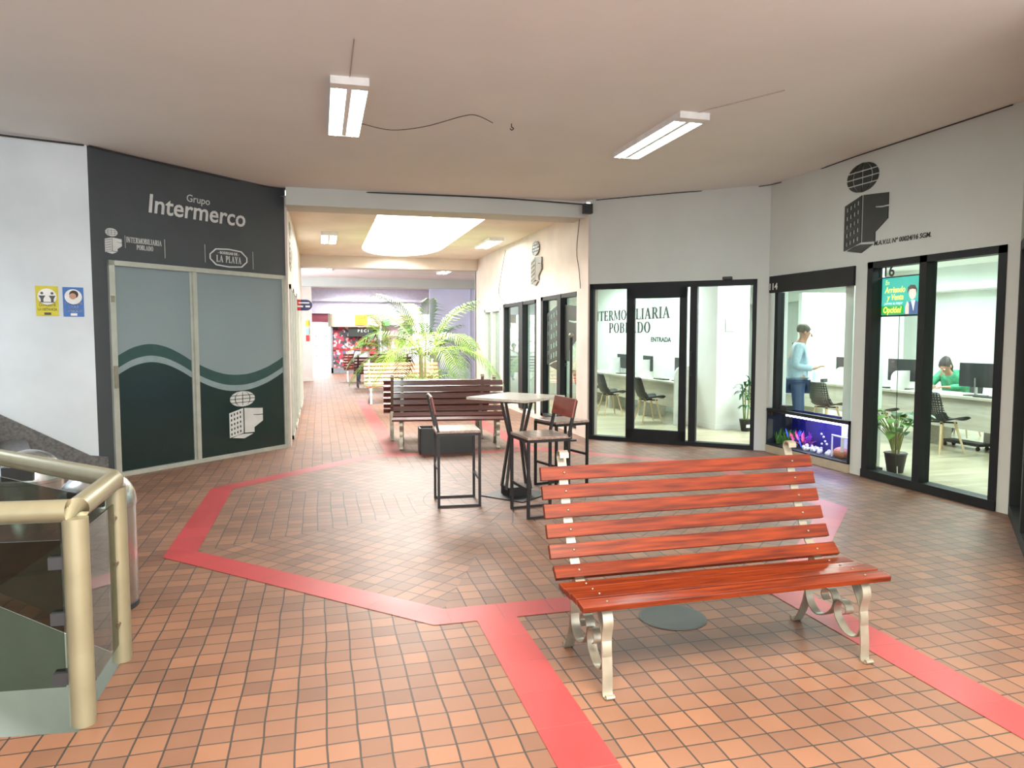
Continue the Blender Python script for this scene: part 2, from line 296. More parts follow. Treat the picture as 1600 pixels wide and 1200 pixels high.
def serif_letter(ch):                                            # polygons of a bracket-free roman capital, height 1
    P = []; rc = lambda a, b, c, d: P.append([(a, b), (c, b), (c, d), (a, d)])
    def stem(x, t=TK, top=True, bot=True):
        rc(x, 0, x+t, 1)
        if bot: rc(x-.07, 0, x+t+.07, SF)
        if top: rc(x-.07, 1-SF, x+t+.07, 1)
    def bowl(x, y0, y1, rx, full=False):
        cy = (y0+y1)/2; ry = (y1-y0)/2; n = 14
        lo, hi = (-PI/2, PI/2) if not full else (0, 2*PI)
        if full: n = 28
        for i in range(n):
            a, c = lo+(hi-lo)*i/n, lo+(hi-lo)*(i+1)/n
            P.append([(x+rx*math.cos(a), cy+ry*math.sin(a)), (x+rx*math.cos(c), cy+ry*math.sin(c)), (x+(rx-TK)*math.cos(c), cy+(ry-TN)*math.sin(c)), (x+(rx-TK)*math.cos(a), cy+(ry-TN)*math.sin(a))])
    if ch == 'I': stem(.07); wd = .31
    elif ch == 'N': stem(.07, TN, bot=True, top=False); stem(.56, TN, bot=False); P.append([(.0, 1), (.16, 1), (.63, 0), (.50, 0)]); wd = .72
    elif ch == 'T': stem(.25, top=False); rc(0, 1-TN, .66, 1); P.append([(0, 1), (.05, 1), (.03, .78), (0, .78)]); P.append([(.61, 1), (.66, 1), (.66, .78), (.63, .78)]); wd = .66
    elif ch == 'E': stem(.07); rc(.2, 0, .6, TN); rc(.2, 1-TN, .58, 1); rc(.2, .47, .46, .53); rc(.56, 0, .6, .24); rc(.54, .78, .58, 1); rc(.43, .4, .46, .6); wd = .62
    elif ch == 'L': stem(.07); rc(.2, 0, .6, TN); rc(.56, 0, .6, .26); wd = .60
    elif ch == 'P': stem(.07); rc(.2, 1-TN, .36, 1); rc(.2, .42, .36, .49); bowl(.34, .42, 1, .27); wd = .62
    elif ch == 'R': stem(.07); rc(.2, 1-TN, .36, 1); rc(.2, .45, .36, .52); bowl(.34, .45, 1, .26); P.append([(.30, .47), (.46, .47), (.72, 0), (.54, 0)]); rc(.54, 0, .76, SF); wd = .72
    elif ch == 'B': stem(.07); rc(.2, 1-TN, .36, 1); rc(.2, .5, .36, .56); rc(.2, 0, .36, TN); bowl(.34, .5, 1, .25); bowl(.35, 0, .56, .29); wd = .66
    elif ch == 'D': stem(.07); rc(.2, 1-TN, .34, 1); rc(.2, 0, .34, TN); bowl(.33, 0, 1, .40); wd = .74
    elif ch == 'O': bowl(.37, -.01, 1.01, .37, True); wd = .74
    elif ch == 'A': P.append([(.06, 0), (.12, 0), (.37, .88), (.33, 1)]); P.append([(.33, 1), (.42, 1), (.72, 0), (.54, 0), (.34, .8)]); rc(.16, .30, .58, .36); rc(0, 0, .2, SF); rc(.47, 0, .79, SF); wd = .77
    elif ch == 'M': stem(.07, TN, top=False); stem(.68, TK, top=False); P.append([(0, 1), (.17, 1), (.46, .18), (.40, 0)]); P.append([(.40, 0), (.46, .1), (.74, 1), (.69, 1)]); rc(.69, 1-SF, .92, 1); wd = .90
    elif ch == 'Y': rc(.27, 0, .44, .45); rc(.2, 0, .51, SF); P.append([(.02, 1), (.2, 1), (.44, .45), (.27, .45)]); P.append([(.62, 1), (.68, 1), (.44, .45), (.37, .45)]); rc(-.03, 1-SF, .26, 1); rc(.53, 1-SF, .75, 1); wd = .7
    else: wd = .4
    return P, wd
def serif_text(txt, x0, x1, z, h, y=-.008, y1=-.002, mi=0, mb=None):   # fitted between x0 and x1
    L_ = [serif_letter(c) for c in txt]; tot = sum(w_+.10 for _, w_ in L_)-.10; k = (x1-x0)/tot; mb = mb or MB(); x = x0
    for P, w_ in L_:
        for p in P: mb.prism([(x+a*k, z+b*h) for a, b in p], y, y1, mi)
        x += (w_+.10)*k
    return mb
def emblem(x0, x1, z0, z1, y=-.006, y1=-.001, mi=0, mb=None):       # globe over a block of flats
    mb = mb or MB(); fx = lambda u: x0+(x1-x0)*(u-270)/520; fz = lambda v: z1-(z1-z0)*(v-100)/940
    cx, cy, rx, ry = 478, 250, 190, 152; g = .045
    vb = [-1, -.45, .0, .45, 1]; ub = [-1, -.6, 0, .6, 1]
    for i in range(4):
        for j in range(4):
            a, b = vb[i]+(g if i else 0), vb[i+1]-(g if i < 3 else 0); c, d = ub[j]+(g if j else 0), ub[j+1]-(g if j < 3 else 0); n = 6; l = []; r_ = []
            for k in range(n+1):
                v = a+(b-a)*k/n; q = math.sqrt(max(.0004, 1-v*v)); l.append((cx+c*q*rx, cy+v*ry)); r_.append((cx+d*q*rx, cy+v*ry))
            for k in range(n): mb.prism([(fx(p[0]), fz(p[1])) for p in (l[k], r_[k], r_[k+1], l[k+1])], y, y1, mi)
    top = lambda u: 510-(u-270)/210*75; bot = lambda u: 990-(u-270)/210*65
    us = [270]+sum([[290+45*k, 312+45*k] for k in range(4)], [])+[480]
    for i in range(len(us)-1):
        a, b = us[i], us[i+1]
        def q(t0, t1): mb.prism([(fx(a), fz(top(a)+(bot(a)-top(a))*t0)), (fx(b), fz(top(b)+(bot(b)-top(b))*t0)), (fx(b), fz(top(b)+(bot(b)-top(b))*t1)), (fx(a), fz(top(a)+(bot(a)-top(a))*t1))], y, y1, mi)
        if i % 2 == 0: q(0, 1)
        else:
            t = 0
            for k in range(5): q(t, .07+k*.19); t = .07+k*.19+.10
            q(t, 1)
    for poly in ([(500, 435), (790, 470), (790, 590), (720, 590), (640, 580), (640, 592), (720, 606), (790, 606), (790, 725), (650, 840), (650, 935), (500, 925)], [(310, 995), (400, 958), (480, 945), (630, 960), (490, 1035)]):
        mb.prism([(fx(a), fz(b)) for a, b in poly], y, y1, mi)
    return mb

# ================================================================== SETTING
def poly_floor(name, loops, z, m, flip=False):
    allv = [p for lp in loops for p in lp]; tr = tessellate_polygon([[Vector((a, b, 0)) for a, b in lp] for lp in loops])
    return MB().add([(a, b, z) for a, b in allv], [tuple(t) for t in tr]).build(name, m, uvw=True)
hole = [(-.97, 3.16), (-.97, 3.86), (-1.98, 4.92), (-4.6, 4.92), (-4.6, 3.62)]
fl_out = [(-6.5, -3), (6.2, -3), (6.2, 5.1), (6.0, 8.65), (4.0, 10.4), (4.0, 18.4), (5.7, 18.4), (5.7, 31), (-2.2, 31), (-2.2, 18.4), (-.5, 18.4), (-.5, 10.7), (-2.4, 8.8), (-6.5, 7.4)]
floor = poly_floor('floor', [fl_out, hole], 0, 'tile'); tag(floor, kind='structure')
# octagon inlay with eight tile fields, centre rings and red border, laid flush in the paving
ox, oy, ap = 1.78, 6.75, 2.9
def octo(a): return [(ox+a/math.cos(PI/8)*math.cos(PI/8+k*PI/4), oy+a/math.cos(PI/8)*math.sin(PI/8+k*PI/4)) for k in range(8)]
oc = MB(); uvs = []
o_in, o_out, cR = octo(ap-.22), octo(ap), .95
def strip_faces(mb, q, uvq, mi): mb.add([(a, b, .002+.001*mi) for a, b in q], [tuple(range(len(q)))], mi); uvs.extend(uvq)
for k in range(8):
    a, b = o_in[k], o_in[(k+1) % 8]; ang = PI/4*(k+1); ca, sa = math.cos(-ang+PI/2), math.sin(-ang+PI/2); rot = lambda p: ((p[0]-ox)*ca-(p[1]-oy)*sa, (p[0]-ox)*sa+(p[1]-oy)*ca)
    n = 6; a1, b1 = PI/8+k*PI/4, PI/8+(k+1)*PI/4; arc = [(ox+cR*math.cos(b1+(a1-b1)*i/n), oy+cR*math.sin(b1+(a1-b1)*i/n)) for i in range(n+1)]
    q = [a, b]+arc; strip_faces(oc, q, [rot(p) for p in q], 0)
    for i in range(n):
        t0, t1 = a1+(b1-a1)*i/n, a1+(b1-a1)*(i+1)/n
        q = [(ox, oy), (ox+cR*math.cos(t0), oy+cR*math.sin(t0)), (ox+cR*math.cos(t1), oy+cR*math.sin(t1))]
        strip_faces(oc, q, [(t0*.6, 0), (t0*.6, cR), (t1*.6, cR)], 0)
    q = [o_out[k], o_out[(k+1) % 8], b, a]; strip_faces(oc, q, [(lambda r_: (r_[0]+.1, r_[1]-ap+.25))(rot(p)) for p in q], 1)
for x0, x1 in ((.82, 1.05), (2.66, 2.89)):
    q = [(x0, -3), (x1, -3), (x1, 3.85), (x0, 3.85)]; strip_faces(oc, q, [(p[1], p[0]-x0+.025) for p in q], 1)
    q = [(x0, 9.66), (x1, 9.66), (x1, 18), (x0, 18)]; strip_faces(oc, q, [(p[1], p[0]-x0+.025) for p in q], 1)
o = oc.build('trim_1', ['tile', 'red_tile']); tag(o, kind='structure')
me = o.data; ul = me.uv_layers.new(name='UVMap')
# polygon vertices are unique per face, so vertex order equals uv order
for lp in me.loops: ul.data[lp.index].uv = uvs[lp.vertex_index]

b = MB()  # round metal drain cover patch near the bench
tag(b.lathe([(.19, .003), (.175, .006), (.0001, .006)], 24, c=(1.9, 3.62, 0)).build('drain_cover', mat('grey_cement_patch', (.055, .065, .062), .6, scale=12)), 'round dark grey cement drain cover in the tiles under the front bench', 'drain')

# stairwell shaft going down
b = MB()
hz = hole
for i in range(len(hz)):
    p, q = Vector((*hz[i], 0)), Vector((*hz[(i+1) % len(hz)], 0)); d = (q-p).normalized(); nrm = Vector((d.y, -d.x, 0))*.12
    b.add([p+Vector((0, 0, -.001)), q+Vector((0, 0, -.001)), q+Vector((0, 0, -3)), p+Vector((0, 0, -3))], [(0, 1, 2, 3)])
b.add([(x, y, -3) for x, y in hz], [tuple(range(len(hz)))])
tag(b.build('wall_stairwell', 'well'), kind='structure')
area('stairwell_light', (-3.2, 4.1, -.6), .9, .9, 60, (.85, .95, 1), (0, 0, 0))
b = MB()
for k in range(8): b.box(-2.05-.28*k-.28, -2.05-.28*k, 3.9, 4.85, -2.95, -.9-.0*k-.18*(8-k)+.0)
tag(b.build('stair_down', 'granite'), 'dark granite stair flight going down inside the railed stairwell', 'stairs')

# ceilings
c_out = [(-6.5, -3), (6.4, -3), (6.4, 5.0), (6.1, 8.9), (4.1, 10.55), (-.4, 10.75), (-2.5, 8.9), (-6.5, 7.5)]
sky0 = [(-.8, -1.1), (2.6, -1.1), (2.6, 1.8), (-.8, 1.8)]
st_open = [(-6.2, 5.2), (-3.4, 5.2), (-3.4, 7.2), (-6.2, 7.2)]
def rnd_rect(x0, x1, y0, y1, r, ry, n=8):
    pts = []
    for cx, cy, a0, r, ry in ((x1-r, y1-ry, 0, r, ry), (x0+r, y1-ry, PI/2, r, ry), (x0+.1, y0+.1, PI, .1, .1), (x1-.1, y0+.1, 1.5*PI, .1, .1)):
        for i in range(n+1): a = a0+PI/2*i/n; pts.append((cx+r*math.cos(a), cy+ry*math.sin(a)))
    return pts
tag(poly_floor('ceiling', [c_out, sky0, st_open], 3.6, 'ceiling'), kind='structure')
sky1 = rnd_rect(.92, 2.68, 11.02, 17.9, .82, 1.7); sky2 = rnd_rect(.6, 3.3, 26.6, 30.2, .5, .6)
c2 = [(-2.3, 10.6), (5.8, 10.6), (5.8, 31.2), (-2.3, 31.2)]
tag(poly_floor('ceiling_corridor', [c2, sky1, sky2], 3.5, 'ceiling_warm'), kind='structure')
def well(name, lp, z0, z1, m, lip=None):
    b = MB(); n = len(lp); b.add([(x, y, z0) for x, y in lp]+[(x, y, z1) for x, y in lp], [(i, (i+1) % n, n+(i+1) % n, n+i) for i in range(n)])
    if lip:
        cx, cy = sum(p[0] for p in lp)/n, sum(p[1] for p in lp)/n
        q = [(cx+(x-cx)*.86, cy+(y-cy)*.95) for x, y in lp]
        b.add([(x, y, lip) for x, y in lp]+[(x, y, lip) for x, y in q]+[(x, y, lip+.06) for x, y in q], [(i, (i+1) % n, n+(i+1) % n, n+i) for i in range(n)]+[(n+i, n+(i+1) % n, 2*n+(i+1) % n, 2*n+i) for i in range(n)])
    return tag(b.build(name, m), kind='structure')
M['well_paint'] = mat('cream_well_paint', (.66, .65, .58), .9)
well('trim_2', sky1, 3.5, 4.7, 'well_paint', 4.25); well('trim_3', sky2, 3.5, 4.5, 'well_paint'); well('trim_4', sky0, 3.6, 4.3, 'wall_cream'); well('trim_5', st_open, 3.6, 5.6, 'wall_white')
# beams
b = MB().box(-.42, 3.94, 10.45, 10.98, 3.36, 3.62); tag(b.build('trim_6', 'wall_grey'), kind='structure')
b = MB().box(-2.2, 5.7, 18.2, 18.7, 3.22, 3.52); tag(b.build('trim_7', 'wall_cream'), kind='structure')
b = MB().box(-2.2, 5.7, 25.3, 25.9, 3.2, 3.52); tag(b.build('trim_8', 'wall_grey'), kind='structure')

# walls
tag(wall('wall_left', W, 0, 5.6, [], 'wall_white', x0=0), kind='structure')
wall('wall_left_charcoal', LA, 0, 3.62, [(.17, 2.69, 0, 2.41)], 'wall_dark', x1=2.735)
b = MB().box(0, .55, -.0, .02, 0, 3.62)
wall('wall_corridor_left', L, 0, 3.52, [(.30, 1.15, .06, 2.32), (1.45, 2.6, .06, 2.32), (2.9, 4.2, .06, 2.32), (4.5, 6.2, .06, 2.32)], 'wall_cream')
wall('wall_corridor_right', R, 0, 3.52, [(8.2-2.4, 8.2-.5, .1, 2.27), (8.2-5.2, 8.2-2.7, .1, 2.25), (8.2-7.1, 8.2-5.48, .1, 2.2)], 'wall_cream')
wall('wall_office_front', A, 0, 3.62, [(.0, 2.41, 0, 2.35)], 'wall_grey', x1=2.56)
wall('wall_right', B, 0, 3.62, [(.04, 1.63, 0, 2.37), (1.82, 3.5, 0, 2.39)], 'wall_grey', x0=-.05, x1=3.62)
wall('wall_right_near', D, 0, 3.62, [(.06, 2.3, 0, 2.4)], 'wall_grey')
b = MB(); b.box(-2.3, -.42, 18.4, 18.55, 0, 3.5); b.box(3.92, 5.7, 18.4, 18.55, 0, 3.5); b.box(-2.3, -2.2, 18.5, 31, 0, 3.5); b.box(5.7, 5.8, 18.5, 31, 0, 3.5)
tag(b.build('wall_far_side', 'wall_cream'), kind='structure')
b = MB().box(3.76, 5.7, 25.5, 25.6, 0, 3.3); b.box(5.18, 5.22, 25.47, 25.5, 0, 3.2)
tag(b.build('wall_lavender', 'lavender'), kind='structure')
b = MB().box(-.62, -.26, 25.5, 25.9, 0, 3.3).box(-.64, -.24, 25.47, 25.93, 0, .12)
tag(b.build('wall_column', 'wall_cream'), kind='structure')
b = MB().box(-6.6, 6.4, -3.1, -3, 0, 3.6).box(-6.6, -6.5, -3, 7.4, -3, 5.6).box(6.2, 6.3, -3, 3.2, 0, 3.6); tag(b.build('wall_back', 'wall_white'), kind='structure')
b = MB().box(-6.5, -3.4, 5.1, 5.2, 3.6, 5.6); tag(b.build('wall_stair_upper', 'wall_white'), kind='structure')
# street end
b = MB().box(-2.3, 5.8, 31, 31.3, 2.45, 3.6).box(-2.3, 5.8, 30.8, 31.0, 2.95, 3.05); tag(b.build('wall_street_lintel', mat('pale_lavender_fascia', (.5, .5, .64), .7)), kind='structure')
tag(poly_floor('floor_street', [[(-30, 31), (40, 31), (40, 80), (-30, 80)]], -.02, 'pave'), kind='structure')

# ------------------------------------------------------------------ office shell
off = [(4.08, 10.36), (5.98, 8.72), (6.04, 5.1), (4.5, 3.5), (12, 3.5), (12, 18.3), (4.08, 18.3)]
tag(poly_floor('floor_office', [off], .004, 'wood_floor'), kind='structure')
tag(poly_floor('ceiling_office', [off], 2.86, 'office_ceil'), kind='structure')
b = MB().box(12, 12.1, 3.4, 18.4, 0, 2.9).box(4.4, 12, 3.3, 3.5, 0, 2.9).box(4.0, 12, 18.3, 18.4, 0, 2.9).box(11.4, 12, 3.5, 18.3, 2.42, 2.86)
tag(b.build('wall_office_back', 'office_wall'), kind='structure')
b = MB().box(6.9, 7.0, 12.4, 18.3, 0, 2.86); tag(b.build('wall_office_lettered', 'office_wall'), kind='structure')
b = MB().box(6.35, 6.95, 10.7, 11.4, 0, 2.86); b.box(6.33, 6.97, 10.68, 11.42, 0, .09); tag(b.build('wall_office_pillar', 'office_wall'), kind='structure')
b = MB().box(4.10, 4.25, 10.55, 18.3, 0, 2.2).box(4.10, 4.5, 10.25, 10.5, 0, 2.86); 
b = MB()
b.box(6.06, 6.14, 8.55, 8.68, 0, 2.86)
b.box(6.06, 6.5, 7.2, 7.34, 0, 2.86); tag(b.build('wall_office_piers', 'office_wall'), kind='structure')
b = MB().box(9.0, 11.4, 12.1, 12.2, 0, 2.4); tag(b.build('wall_office_partition', 'office_wall'), kind='structure')

# ------------------------------------------------------------------ facade glazing
def glazing(name, PQ, kids_):                                 # structure with frame and panes
    r = plane_obj(name, *PQ, kind='structure')
    for nm, mb, m in kids_: mb.build(nm, m, r)
    return r
def pane(x0, x1, z0, z1, y=.06): return MB().box(x0, x1, y, y+.008, z0, z1)
# sliding door front of the office
f = MB().box(0, .06, .0, .12, 0, 2.35).box(0, 2.41, .0, .12, 2.27, 2.35).box(2.355, 2.41, 0, .12, 0, 2.35).box(0, 2.41, -.01, .13, 0, .06).box(1.5, 1.60, .02, .12, .05, 2.3)
s = MB().box(.58, .70, -.01, .05, .06, 2.27).box(1.36, 1.46, -.01, .05, .06, 2.27).box(.58, 1.46, -.01, .05, 2.12, 2.27).box(.58, 1.46, -.01, .05, .06, .20)
h_ = MB().tube([(1.53, -.04, 1.0), (1.53, -.04, 1.35)], .012).box(1.52, 1.54, -.04, .02, 1.0, 1.02).box(1.52, 1.54, -.04, .02, 1.33, 1.35)
r = glazing('door_1', A, [('door_frame', f, 'black'), ('pane', pane(.06, .60, .06, 2.27, .07), 'glass'), ('handle', h_, 'black')])
sl = s.build('sliding_leaf', 'black', r); pane(.70, 1.36, .20, 2.12, .02).build('pane', 'glass', sl)
tag(in_plane(MB().box(1.95, 2.08, -.05, 0, 2.35, 2.39).build('door_sensor', 'blackp', bevel=.01), *A), 'small black motion sensor above the open office doorway', 'sensor')
f = MB().box(.13, .20, 0, .1, .5, 2.15).box(.04, 1.63, .0, .02, .57, .60)
glazing('window_1', B, [('window_frame', f, 'black'), ('pane', pane(.2, 1.63, .58, 2.15), 'glass')])
f = MB().box(1.82, 1.90, -.01, .12, 0, 2.39).box(2.54, 2.63, -.01, .12, 0, 2.39).box(3.42, 3.5, -.01, .12, 0, 2.39).box(1.82, 3.5, -.01, .12, 2.32, 2.39).box(1.82, 3.5, -.02, .14, 0, .09)
glazing('window_2', B, [('window_frame', f, 'black'), ('pane', pane(1.9, 2.54, .09, 2.32), 'glass'), ('pane', pane(2.63, 3.42, .09, 2.32), 'glass')])
f = MB().box(.06, .16, -.02, .12, 0, 2.4).box(1.1, 1.18, -.02, .12, 0, 2.4).box(2.2, 2.3, -.02, .12, 0, 2.4).box(.06, 2.3, -.02, .12, 2.32, 2.4).box(.06, 2.3, -.02, .14, 0, .1)
glazing('window_3', D, [('window_frame', f, 'black'), ('pane', pane(.16, 1.1, .1, 2.32), 'glass'), ('pane', pane(1.18, 2.2, .1, 2.32), 'glass')])
# corridor shop windows (right)
X = lambda s_: 8.2-s_
f = MB().box(X(2.4), X(2.26), -.01, .1, .1, 2.27).box(X(1.42), X(1.24), -.02, .1, .1, 2.27).box(X(2.4), X(.5), -.01, .1, 2.2, 2.27).box(X(2.4), X(.5), -.01, .1, .1, .16)
r4 = glazing('window_4', R, [('window_frame', f, 'black'), ('pane', pane(X(2.26), X(1.42), .16, 2.2), 'glass_shop'), ('pane', pane(X(1.24), X(.5), .16, 2.2), 'glass_shop')])
f = MB().box(X(5.2), X(5.1), -.01, .1, .1, 2.25).box(X(3.9), X(3.6), -.02, .1, .1, 2.25).box(X(2.78), X(2.7), -.01, .1, .1, 2.25).box(X(5.2), X(2.7), -.01, .1, 2.18, 2.25)
glazing('window_5', R, [('window_frame', f, 'black'), ('pane', pane(X(5.1), X(3.9), .1, 2.18), 'glass_shop'), ('pane', pane(X(3.6), X(2.78), .1, 2.18), 'glass_shop')])
f = MB().box(X(7.1), X(7.0), -.01, .1, .1, 2.2).box(X(6.35), X(6.2), -.02, .1, .1, 2.2).box(X(5.56), X(5.48), -.01, .1, .1, 2.2).box(X(7.1), X(5.48), -.01, .1, 2.12, 2.2)
glazing('window_6', R, [('window_frame', f, 'alu'), ('pane', pane(X(7.0), X(6.35), .1, 2.12), 'glass_shop'), ('pane', pane(X(6.2), X(5.56), .1, 2.12), 'glass_shop')])
n = 7
for a, c in ((.30, 1.15), (1.45, 2.6), (2.9, 4.2), (4.5, 6.2)):
    m_ = (a+c)/2; f = MB().box(a, a+.07, -.03, .1, .06, 2.32).box(c-.07, c, -.03, .1, .06, 2.32).box(m_-.04, m_+.04, -.03, .1, .06, 2.32).box(a, c, -.03, .1, 2.25, 2.32).box(a, c, -.03, .1, .06, .12)
    glazing('window_%d' % n, L, [('window_frame', f, 'alu'), ('pane', pane(a+.07, c-.07, .12, 2.25), 'glass_shop')]); n += 1
b = MB().box(-.9, -.85, 10.9, 18.3, 0, 3.4); tag(b.build('wall_shop_inside', 'wall_cream'), kind='structure')

# printed sliding doors on the charcoal wall
wave_pts = [(.17, 1.30), (.30, 1.38), (.45, 1.45), (.65, 1.485), (.85, 1.45), (1.05, 1.36), (1.25, 1.24), (1.45, 1.15), (1.65, 1.09), (1.85, 1.07), (2.05, 1.08), (2.3, 1.14), (2.5, 1.22), (2.68, 1.31)]
def wave(x):
    for i in range(len(wave_pts)-1):
        a, c = wave_pts[i], wave_pts[i+1]
        if x <= c[0]:
            pm = wave_pts[max(i-1, 0)]; pp = wave_pts[min(i+2, len(wave_pts)-1)]; t = (x-a[0])/(c[0]-a[0]); h = c[0]-a[0]
            m0 = (c[1]-pm[1])/(c[0]-pm[0])*h; m1 = (pp[1]-a[1])/(pp[0]-a[0])*h
            return (2*t**3-3*t*t+1)*a[1]+(t**3-2*t*t+t)*m0+(-2*t**3+3*t*t)*c[1]+(t**3-t*t)*m1
    return wave_pts[-1][1]
def printed(x0, x1, z0, z1, y):
    b = MB(); n = 24
    for i in range(n):
        a, c = x0+(x1-x0)*i/n, x0+(x1-x0)*(i+1)/n; wa, wc = wave(a), wave(c)
        lv = [(z1, z1), (wa, wc), (wa-.135, wc-.135), (wa-.21, wc-.21), (z0, z0)]
        for k in range(4): b.add([(a, y, lv[k][0]), (c, y, lv[k][1]), (c, y, lv[k+1][1]), (a, y, lv[k+1][0])], [(0, 1, 2, 3)], k)
        b.add([(a, y+.012, z0), (c, y+.012, z0), (c, y+.012, z1), (a, y+.012, z1)], [(0, 1, 2, 3)], 3)
    return b
fm = ['frost', 'film_mid', 'film_light', 'film_dark']
r = plane_obj('door_2', *LA, kind='structure')
MB().box(.17, .235, -.035, .08, 0, 2.41).box(2.65, 2.69, -.035, .08, 0, 2.41).box(.17, 2.69, -.035, .08, 2.355, 2.41).box(.17, 2.69, -.03, .08, 0, .05).build('door_frame', 'alu', r)
lf = MB().box(.235, .25, 0, .03, .05, 2.355).box(1.19, 1.215, 0, .03, .05, 2.355).build('sliding_leaf', 'alu', r); printed(.25, 1.19, .05, 2.355, .012).build('printed_pane', fm, lf)
lf = MB().box(1.215, 1.27, -.03, .0, .05, 2.355).box(2.62, 2.65, -.03, .0, .05, 2.355).build('sliding_leaf', 'alu', r); printed(1.27, 2.62, .05, 2.355, -.012).build('printed_pane', fm, lf)
e_ = emblem(1.70, 2.24, .22, .85, -.02, -.013).build('logo_decal', 'sign_white', r)
MB().box(.18, .225, -.05, -.03, 1.0, 1.25).box(.18, .22, -.045, -.03, 1.95, 2.02).build('lock', 'champ', r)

# charcoal wall signs
def decal(name, mb, m, PQ, label, cat='sign'): o = mb.build(name, m); in_plane(o, *PQ); return tag(o, label, cat)
mb = text_mb('Intermerco', .30, 1.35, 3.0, xs=1.0, bold=.004, shear=.12, y=-.008)
decal('wall_lettering', mb, 'sign_white', LA, 'large white Intermerco lettering on the charcoal wall')
decal('wall_lettering', text_mb('Grupo', .125, 1.34, 3.20, y=-.006, xs=1.0, shear=.1), 'sign_white', LA, 'small white word Grupo above the large lettering on the charcoal wall')
mb = emblem(.155, .345, 2.48, 2.76); serif_text('INTERMOBILIARIA', .40, .83, 2.625, .062, mb=mb); serif_text('POBLADO', .52, .72, 2.555, .055, mb=mb); mb.box(.385, .388, -.004, -.001, 2.56, 2.70); mb.box(.868, .874, -.004, -.001, 2.49, 2.71)
decal('wall_logo', mb, 'sign_white', LA, 'small white globe and building logo with two-line name left over the printed doors')
mb = MB(); cx, cz = 1.77, 2.572; pts = [(-.29, -.03), (-.29, .03), (-.2, .105), (0, .12), (.2, .105), (.29, .03), (.29, -.03), (.2, -.105), (0, -.12), (-.2, -.105)]
for i in range(10):
    a, c = pts[i], pts[(i+1) % 10]; mb.prism([(cx+a[0], cz+a[1]), (cx+c[0], cz+c[1]), (cx+c[0]*.94, cz+c[1]*.87), (cx+a[0]*.94, cz+a[1]*.87)], -.006, -.001)
serif_text('LA', cx-.19, cx-.09, cz-.06, .085, mb=mb); serif_text('PLAYA', cx-.05, cx+.19, cz-.06, .085, mb=mb); text_mb('- BODEGAS DE -', .045, cx, cz+.045, mb=mb, y=-.004, bold=.001)
mb.box(1.415, 1.42, -.004, -.001, 2.49, 2.71).box(2.15, 2.155, -.004, -.001, 2.46, 2.69)
decal('wall_logo', mb, 'sign_white', LA, 'white eight-sided La Playa badge right over the printed doors', 'sign')

# covid notices on the white wall (local x from the far left end)
wl = length(*W)
def notice(x0, x1, z0, z1, base, label, draw):
    r = plane_obj('wall_notice', *W, label=label, cat='sign'); MB().box(x0, x1, -.006, -.001, z0, z1).build('board', base, r); draw(r, (x0+x1)/2, z0, z1, x1-x0)
def disc(cx, cz, r_, y0, y1, mi=0, n=20, mb=None, sx=1): return (mb or MB()).prism([(cx+sx*r_*math.cos(2*PI*i/n), cz+r_*math.sin(2*PI*i/n)) for i in range(n)], y0, y1, mi)
def d1(r, cx, z0, z1, w_):
    disc(cx, z1-.11, .085, -.008, -.006).build('round_picture', 'white', r)
    m = MB()
    for q in (-.045, .045): disc(cx+q, z1-.075, .013, -.010, -.008, mb=m); m.prism([(cx+q-.03, z1-.10), (cx+q+.03, z1-.10), (cx+q+.012, z1-.135), (cx+q+.012, z1-.165), (cx+q-.012, z1-.165), (cx+q-.012, z1-.135)], -.010, -.008)
    m.box(cx-.07, cx+.07, -.010, -.008, z1-.172, z1-.165); m.box(cx-.03, cx+.03, -.010, -.008, z0+.01, z0+.035)
    text_mb('CONSERVE', .042, cx, z0+.10, mb=m, bold=.0012, xs=.72); text_mb('LA DISTANCIA', .038, cx, z0+.055, mb=m, bold=.0012, xs=.68); m.build('printed_text', 'black_sign', r)
def d2(r, cx, z0, z1, w_):
    disc(cx, z1-.10, .08, -.008, -.006).build('round_picture', 'white', r)
    disc(cx+.005, z1-.075, .042, -.010, -.008).build('printed_hair', 'hair', r); disc(cx-.005, z1-.095, .032, -.012, -.010).build('printed_face', 'skin', r)
    m = text_mb('NO OLVIDES', .038, cx, z0+.125, bold=.0012, xs=.72); text_mb('USAR', .038, cx, z0+.087, mb=m, bold=.0015); text_mb('TAPABOCAS', .038, cx, z0+.048, mb=m, bold=.0012, xs=.72); m.box(cx-.03, cx+.03, -.01, -.006, z0+.01, z0+.035); m.build('printed_text', 'white', r)
notice(wl-.515, wl-.315, 1.79, 2.10, 'yellow', 'yellow keep-distance notice on the white wall beside the stairs', d1)
notice(wl-.275, wl-.085, 1.785, 2.095, 'blue', 'blue face-mask notice on the white wall beside the yellow notice', d2)

# right wall logos
decal('wall_logo', emblem(1.43, 2.09, 2.50, 3.50, y=-.012), 'black_sign', B, 'large black globe and building logo on the right wall above number 116')
decal('wall_lettering', text_mb('M.A.V.U. N\u00ba 00024/16 SGM.', .07, 2.28, 2.565, shear=.15, bold=.001, xs=.95, align='CENTER'), 'black_sign', B, 'small black registration line beside the large logo on the right wall')
decal('wall_logo', emblem(X(2.96), X(2.30), 2.50, 3.32, y=-.03, y1=-.001), mat('grey_relief', (.20, .19, .17), .5), R, 'grey globe and building logo on the cream corridor wall')
m4 = MB(); emblem(X(2.2), X(.55), .95, 2.75, y=.052, y1=.056, mb=m4); m4.v = [(a, b_, min(c, 2.19)) for a, b_, c in m4.v]
m4.build('window_decal', 'black_sign', r4)
o = MB().box(.04, 1.63, -.03, .02, 2.15, 2.37).build('sign_band', 'black'); in_plane(o, *B)
r = plane_obj('shop_number_sign', *B, label='black signboard with white number 114 above the aquarium window', cat='sign'); o.parent = r; o.location = (0, 0, 0); o.rotation_euler = (0, 0, 0)
